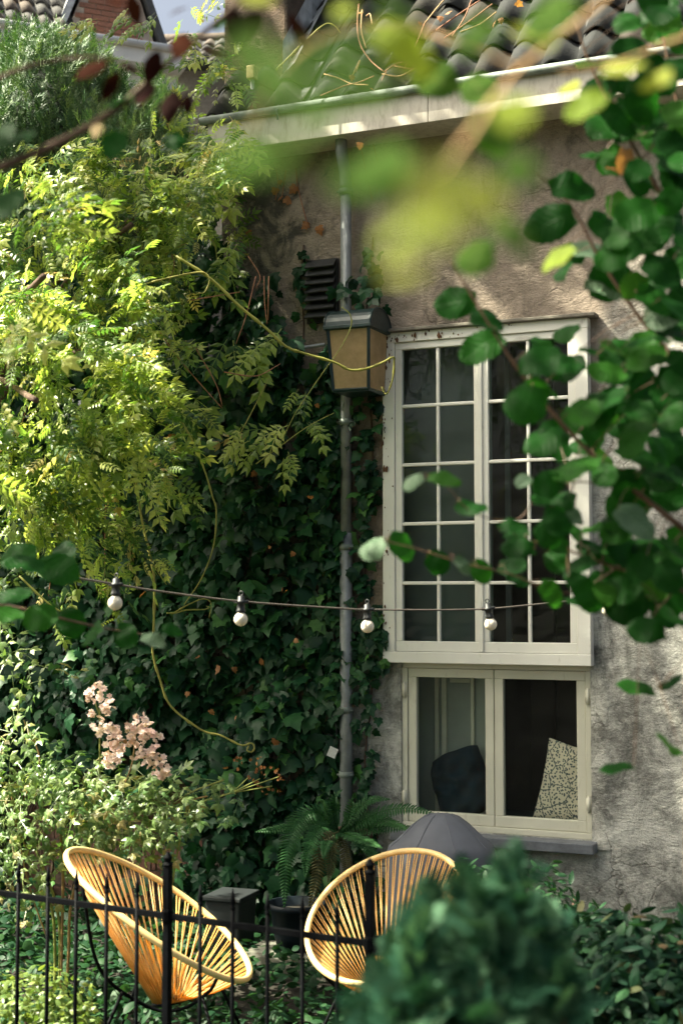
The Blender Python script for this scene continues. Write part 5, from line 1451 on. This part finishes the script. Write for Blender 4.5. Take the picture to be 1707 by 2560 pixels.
skel += stem(hazel, pxs([(1690, 1470), (1640, 1530), (1600, 1590)], 3.1), 0.004, 0.002)
skel += stem(hazel, pxs([(1707, 690), (1640, 640), (1560, 600), (1520, 560)], 3.3), 0.006, 0.003)
skel += stem(hazel, pxs([(1707, 330), (1670, 160), (1640, 0), (1630, -60)], 3.35), 0.006, 0.003)
skel += stem(hazel, pxs([(1588, 1228), (1450, 1205), (1356, 1225), (1290, 1300), (1180, 1280), (1107, 1210), (1030, 1196)], 3.2), 0.003, 0.0015)
H = []   # x, y, length px, tip angle (0 = right, 90 = up), kind
def hz(x, y, s, a=None, k='g', tilt=None): H.append((x, y, s, a if a is not None else random.uniform(200, 340), k, tilt))
for e in ((1375,41,118,200),(1487,117,100,110),(1498,240,108,250),(1511,327,105,230),(1476,378,60,170),(1520,403,70,250),(1574,468,100,260),(1607,245,115,300),(1620,294,95,320),
          (1661,68,105,200),(1648,95,90,240),(1628,381,110,300),(1677,368,95,320),(1675,436,95,270),(1675,504,80,240),(1593,553,122,220),(1375,558,125,200),(1525,572,120,330),(1648,572,105,280),(1688,300,90,300),(1688,190,95,270),
          (1525,690,112,215),(1607,722,75,200),(1634,755,105,330),(1661,668,115,340),(1498,840,100,80),(1411,823,75,190),(1620,894,112,200),(1351,902,118,200),(1511,946,105,200),(1620,959,118,340),(1315,1014,110,250),(1675,1016,118,300),
          (1457,1063,118,280),(1370,1109,118,215),(1552,1057,100,330),(1593,1098,120,250),(1675,1090,112,300),(1454,1199,138,240),(1566,1166,102,300),(1675,1158,105,280),(1648,1213,128,320),(1356,1218,66,130),(1134,756,108,180),(1249,780,100,80),(1205,873,118,215),
          (1566,1260,120,215),(1661,1233,125,320),(1370,1241,72,130),(1400,1301,84,300),(1294,1314,72,130),(1370,1363,98,170),(1296,1377,80,190),(1569,1374,84,20),(1443,1412,88,200),(1500,1472,92,265),(1296,1445,64,150),(1383,1480,76,330),
          (1566,1508,112,200),(1634,1459,105,200),(1656,1521,105,300),(1615,1581,90,185),(1675,1559,95,300),(1675,1404,105,340),(1699,1352,80,300),(1648,1390,84,200),(1008,1360,82,330),(1096,1404,66,340),(1205,1426,66,320),(1282,1437,84,330),
          (1107,1207,80,340),(1178,1278,84,335),(1282,1311,76,20),(1700,820,110,300),(1700,760,100,250),(1560,620,90,220),(1540,880,90,200),(1440,1330,70,330),(1690,950,100,340),(1590,1010,90,260),(1640,1140,100,220),(1540,1330,80,190),(1600,1420,80,240),(1480,1390,60,160),
          (1700,30,110,300),(1580,30,90,120),(1707,440,100,330),(1590,340,90,220),(1560,200,80,20),(1430,640,70,300),(1700,1480,100,300)):
    hz(*e)
for k in range(70):
    hz(random.uniform(1500, 1720), random.uniform(-20, 1520), random.uniform(75, 120))
for k in range(26):
    hz(random.uniform(1330, 1520), random.uniform(880, 1500), random.uniform(60, 95))
for e in ((1544,1924,85,190),(1660,1888,90,190)): hz(*e, 'g', 84)
for e in ((1484,618,110,150),(1511,736,120,190),(1661,804,112,340),(1585,1309,110,320),(926,1355,74,185),(1161,1409,56,330),(1427,1284,74,340),(1030,1196,58,190),(1310,1190,50,130)): hz(*e, 'p', 45)
for e in ((1620,861,112,190),(1424,695,70,290),(1492,1336,76,350),(1506,1369,70,10),(1454,1505,84,200),(1348,948,120,340),(1511,992,125,200),(1590,1737,95,190),(1680,1715,70,10)): hz(*e, 'g', 74)
for e in ((1416,191,80,120),(1389,635,95,200)): hz(*e, 'y', 50)
hz(1432, 450, 122, 20, 'g', 20)
pp_g = {'g': ([], [], [], []), 'p': ([], [], [], []), 'y': ([], [], [], [])}
for (x, y, s, a, k, tilt) in H:
    Y = HY + random.uniform(-.28, .25) if k != 'y' else 2.3
    c = at(x, y, Y); L = s*1.0*Y/FPX; ar = R(a)
    tip = Vector((math.cos(ar), random.uniform(-.35, .2), math.sin(ar)))
    tl = R(tilt if tilt is not None else random.uniform(8, 66)); az = random.uniform(-0.7, 0.7)
    nrm = Vector((math.sin(az)*math.sin(tl), -math.cos(tl), math.cos(az)*math.sin(tl)))
    base = c - tip.normalized()*L*0.5
    g_ = pp_g[k]; g_[0].append(base); g_[1].append(nrm); g_[2].append(tip); g_[3].append(L)
    q = min(skel, key=lambda s_: (s_-base).length_squared)
    if (q-base).length < 0.5:
        MB().tube(crom([q, q.lerp(base, 0.5) + Vector((0, 0, 0.01)), base], 3), 0.0012, 4).build('leaf_stalk', M['hazelbark'], hazel, basis=off(hazel))
for k, ms, nm in (('g', hz_me, 'leaf'), ('p', hz_pale, 'pale_leaf'), ('y', hz_yel, 'young_leaf')):
    g_ = pp_g[k]
    if g_[0]: leaf_objects(nm, ms, arr(g_[0]), frames(arr(g_[1]), arr(g_[2]), g_[3]), hazel)
# one orange withered leaf
PE = arr([at(1563, 372, 3.2), at(1515, 420, 3.2)])
leaf_objects('withered_leaf', [tmpl_mesh('withered_leaf', HZ[0], M['withered'])], PE, frames(np.array([[.3, -.8, .2], [.1, -.4, .8]]), np.array([[-.1, 0, -1.0], [.8, 0, -.2]]), [0.065, 0.035]), hazel)

# ---- out of focus twig close to the camera
nb = Vector((0.75, 1.25, 0))
near = thing('young_hazel_bush', 'out of focus sunlit yellow green leaves hanging very close to the camera', 'hazel', nb)
stem(near, [nb, Vector((0.72, 1.25, 1.6)), Vector((0.55, 1.22, 2.45))] + pxs([(1620, -90), (1513, 0), (1300, 172)], 1.2) + pxs([(1180, 330), (1080, 470)], 0.8), 0.0045, 0.0012, 'deadstem')
stem(near, [Vector((0.72, 1.25, 1.7))] + pxs([(1900, 60), (1707, 95), (1560, 150), (1400, 180)], 1.5), 0.004, 0.0012, 'deadstem')
stem(near, pxs([(1300, 172), (1150, 110), (980, 60)], 1.2) + pxs([(760, 120), (620, 330)], 0.95), 0.002, 0.001, 'deadstem')
NL = [(1075, 470, 0.42, 150, 250, 'y', 25), (990, 570, 0.44, 120, 200, 'y', 40), (1100, 580, 0.46, 130, 300, 'y', 30), (1190, 510, 0.50, 130, 330, 'y', 40), (1010, 655, 0.50, 110, 190, 'y', 62), (1120, 390, 0.45, 110, 80, 'y', 40), (1280, 590, 0.75, 130, 330, 'g', 40),
      (1287, 300, 0.78, 130, 265, 'y', 35), (1015, 105, 0.85, 180, 330, 'y', 30), (1090, 205, 1.9, 120, 340, 'g', 25), (1200, 235, 1.8, 115, 300, 'g', 30), (1225, 330, 1.4, 130, 290, 'g', 30),
      (940, 400, 0.62, 170, 190, 'g', 30), (640, 380, 0.46, 190, 180, 'g', 45), (700, 210, 0.42, 170, 250, 'g', 40), (1330, 130, 0.95, 130, 230, 'y', 60), (1460, 250, 1.6, 110, 200, 'y', 30), (850, 10, 0.9, 70, 90, 'y', 40), (640, 5, 1.1, 90, 200, 'y', 40), (1000, 0, 0.8, 110, 10, 'g', 40), (1560, 170, 1.3, 110, 190, 'y', 65), (1190, 650, 1.5, 110, 250, 'g', 35), (1640, 210, 1.3, 90, 240, 'y', 60), (850, 130, 0.42, 170, 200, 'g', 40), (790, 290, 0.45, 150, 230, 'g', 35), (930, 250, 0.5, 130, 300, 'g', 40), (620, 120, 0.5, 120, 200, 'g', 40), (1180, 60, 0.7, 120, 200, 'g', 40), (1290, 440, 0.6, 120, 280, 'g', 40), (880, 470, 0.55, 120, 240, 'g', 40), (1380, 30, 0.9, 150, 220, 'g', 40)]
hz_near = [tmpl_mesh('hazel_leaf', t_, M['neargreen']) for t_ in HZ]
for kind, ms, nm in (('y', hz_yel, 'young_leaf'), ('g', hz_near, 'leaf')):
    L_ = [e for e in NL if e[5] == kind]
    P_ = []; n_ = []; t_ = []; s_ = []
    for (x, y, Y, s, a, k, tilt) in L_:
        c = at(x, y, Y); L = s*Y/FPX; ar = R(a); tip = Vector((math.cos(ar), -0.15, math.sin(ar))); tl = R(tilt); az = random.uniform(-.9, .3)
        P_.append(c - tip.normalized()*L*.5); n_.append(Vector((math.sin(az)*math.sin(tl), -math.cos(tl), math.cos(az)*math.sin(tl)))); t_.append(tip); s_.append(L)
    leaf_objects(nm, ms, arr(P_), frames(arr(n_), arr(t_), s_), near)

# ---- copper beech twigs, upper left
kb = Vector((-1.7, 2.3, 0))
cop = thing('copper_beech', 'dark red beech twigs crossing the upper left, out of focus', 'tree', kb)
stem(cop, [kb, Vector((-1.68, 2.3, 1.2)), Vector((-1.6, 2.3, 2.3)), Vector((-1.45, 2.3, 3.6))], 0.05, 0.02, 'bark', 'trunk')
stem(cop, [Vector((-1.62, 2.3, 2.1))] + pxs([(-300, 560), (0, 420), (160, 350), (300, 265), (400, 175), (570, 30), (640, -40)], 2.2), 0.009, 0.003, 'bark')
stem(cop, [Vector((-1.6, 2.3, 2.3))] + pxs([(-300, 330), (0, 195), (108, 157), (217, 144), (290, 150)], 2.3), 0.006, 0.002, 'bark')
OV2 = ovate_template(0.27, 0.12); OVB = oval_template(0.27)
cl = [(287, 20, 75, 270), (325, 11, 60, 280), (461, 114, 80, 265), (398, 152, 70, 250), (268, 184, 75, 215), (301, 206, 70, 250), (379, 238, 78, 265), (434, 258, 85, 270), (469, 250, 45, 270), (588, 54, 80, 265), (656, 65, 75, 225), (726, 65, 85, 300), (505, 140, 60, 330), (420, 60, 50, 60), (350, 200, 50, 200)]
PE = arr([at(x, y - s*.4, 2.2 + random.uniform(-.1, .15)) for x, y, s, a in cl])
leaf_objects('leaf', [tmpl_mesh('copper_leaf', OVB, M['copper'])], PE, frames(np.array([[0, -.9, .35]])+rnd3(len(cl), .35), arr([(math.cos(R(a)), -.1, math.sin(R(a))) for *_, a in cl]), [s*1.35*2.2/FPX for _, _, s, _ in cl]), cop)
gl = [(330, 240, 70, 200, 'g'), (250, 300, 60, 260, 'y'), (300, 330, 80, 250, 'g'), (90, 330, 90, 200, 'g'), (60, 480, 110, 230, 'g'), (430, 330, 60, 290, 'g'), (20, 310, 80, 270, 'g'), (540, 75, 60, 60, 'g')]
for kk, ms, nm in (('g', hz_me, 'green_leaf'), ('y', [tmpl_mesh('yellow_leaf', OVB, M['pale_wood'])], 'yellow_leaf')):
    L_ = [e for e in gl if e[4] == kk]
    leaf_objects(nm, ms, arr([at(x, y, 2.2) for x, y, *_ in L_]), frames(np.array([[0, -.8, .5]])+rnd3(len(L_), .3), arr([(math.cos(R(e[3])), -.1, math.sin(R(e[3]))) for e in L_]), [e[2]*2.2/FPX for e in L_]), cop)

# ---- low hazel twig from the left
lb_ = Vector((-1.75, 3.9, 0))
lh = thing('hazel_sapling', 'blurred hazel twig with dark leaves at the left edge below the string lights', 'hazel', lb_)
stem(lh, [lb_, Vector((-1.72, 3.9, 1.2)), at(-250, 1500, 3.9), at(0, 1512, 3.9), at(150, 1545, 3.9), at(270, 1572, 3.9), at(400, 1592, 3.9)], 0.012, 0.002)
ll = [(60, 1420, 100, 180, 'g'), (150, 1430, 110, 340, 'g'), (100, 1545, 90, 200, 'g'), (180, 1560, 80, 300, 'g'), (255, 1590, 75, 290, 'g'), (320, 1592, 70, 320, 'g'), (385, 1600, 65, 350, 'p'), (30, 1500, 100, 200, 'g'), (430, 1565, 50, 10, 'g'), (150, 1370, 80, 120, 'g'), (40, 1380, 100, 180, 'g'), (20, 1560, 80, 250, 'g')]
for kk, ms, nm in (('g', hz_me, 'leaf'), ('p', hz_pale, 'pale_leaf')):
    L_ = [e for e in ll if e[4] == kk]
    leaf_objects(nm, ms, arr([at(x - e2*.5*math.cos(R(a)), y + e2*.5*math.sin(R(a)), 3.9 + random.uniform(-.1, .1)) for x, y, e2, a, _ in L_]), frames(np.array([[0, -.7, .6]])+rnd3(len(L_), .25), arr([(math.cos(R(e[3])), -.1, math.sin(R(e[3]))) for e in L_]), [e[2]*3.9/FPX for e in L_]), lh)

# ------------------------------------------------------------------ unseen trees and hedge beside and behind the camera, added to shade the garden
def shade_crown(parent, specs, mat, smin, smax, tmpl):
    PP = []; DD = []
    for (c, r, m) in specs:
        d = rng.normal(size=(m, 3)); d /= np.linalg.norm(d, axis=1, keepdims=True)
        rad = 0.55 + 0.5*rng.random(m)**0.7
        PP.append(np.array(c)[None] + d*np.array(r)[None]*rad[:, None]); DD.append(d)
    P = np.vstack(PP); D = np.vstack(DD); m = len(P)
    f_ = frames(D*0.4 + UPN[None]*0.6 + rnd3(m, .5), D*0.5 - UPN[None]*.2 + rnd3(m, .6), rng.uniform(smin, smax, m))
    o_ = link('shade_crown', scatter_mesh('shade_crown', tmpl, P, f_, mat), parent, off(parent)); tag(o_, kind='stuff')
shade_crown(cop, [((-2.35, 3.6, 5.0), (1.15, 1.5, 1.5), 2600), ((-2.6, 2.6, 4.3), (1.0, 1.2, 1.0), 900), ((-2.7, 5.0, 5.1), (1.0, 0.9, 1.1), 1100)], M['shade'], .07, .12, OVB)  # unseen crown added to shade the hazel, conifer and right-hand shrubs
gt = thing('shade_tree_behind', 'unseen leafy tree added behind the camera to cut sky light, reflected in the window panes', 'tree', (3.2, -2.2, 0))  # tree added out of view, its canopy holds back sky light
stem(gt, [Vector((3.2, -2.2, 0)), Vector((3.1, -2.2, 1.5)), Vector((3.0, -2.1, 3.2)), Vector((2.6, -1.9, 4.6))], 0.17, 0.08, 'bark', 'trunk')
for e in (Vector((1.2, -1.2, 5.2)), Vector((4.2, -1.0, 5.4)), Vector((2.4, -3.4, 5.8)), Vector((2.9, 0.4, 5.6))):
    stem(gt, [Vector((3.0, -2.1, 3.2)), Vector((2.9, -2.0, 4.0)).lerp(e, .4), e], 0.07, 0.02, 'bark', 'limb')
shade_crown(gt, [((1.3, -1.6, 5.6), (2.0, 1.8, 1.4), 3200), ((3.8, -0.6, 5.6), (2.0, 2.0, 1.5), 3200), ((2.4, -3.2, 6.4), (2.6, 1.8, 1.7), 3000), ((-1.8, -3.6, 6.0), (2.2, 1.7, 1.6), 2600)], M['shade'], .12, .22, OVB)
hg = thing('shade_hedge_behind', 'unseen green hedge added behind the camera to cut sky light, reflected in the window panes', 'hedge', (0, -5.6, 0))  # hedge added out of view to block low sky light
MB().box(-9, 8, -5.9, -5.3, 0, 3.1).build('inner_branches', M['yewin'], hg, basis=off(hg))
m = 9000
P = np.stack([rng.uniform(-9, 8, m), -5.3 + rng.uniform(0, .35, m), rng.uniform(0, 3.3, m)], 1)
o_ = link('foliage', scatter_mesh('foliage', OVB, P, frames(np.array([[0, 1, .5]]) + rnd3(m, .5), -UPN[None] + rnd3(m, .6), rng.uniform(.10, .20, m)), M['shade']), hg, off(hg)); tag(o_, kind='stuff')

at_ = thing('shade_tree_left', 'unseen leafy tree added beyond the ivy wall to shade the house front', 'tree', (-4.3, 10.2, 0))  # tree added out of view to keep direct sun off the house wall
stem(at_, [Vector((-4.3, 10.2, 0)), Vector((-4.25, 10.1, 2)), Vector((-4.0, 9.7, 4)), Vector((-3.5, 9.0, 6.2))], 0.14, 0.05, 'bark', 'trunk')
for e in (Vector((-3.0, 8.4, 5.0)), Vector((-3.3, 8.5, 7.4)), Vector((-4.2, 9.0, 5.6))):
    stem(at_, [Vector((-4.0, 9.7, 4)), Vector((-3.8, 9.4, 4.6)).lerp(e, .45), e], 0.05, 0.015, 'bark', 'limb')
shade_crown(at_, [((-3.3, 8.65, 5.3), (0.95, 0.72, 0.95), 1000), ((-3.2, 8.45, 6.9), (0.9, 0.8, 1.1), 1100), ((-4.3, 9.0, 5.0), (0.9, 0.8, 1.5), 1100), ((-3.0, 8.2, 8.3), (0.9, 0.8, .8), 500)], M['shade'], .12, .22, OVB)
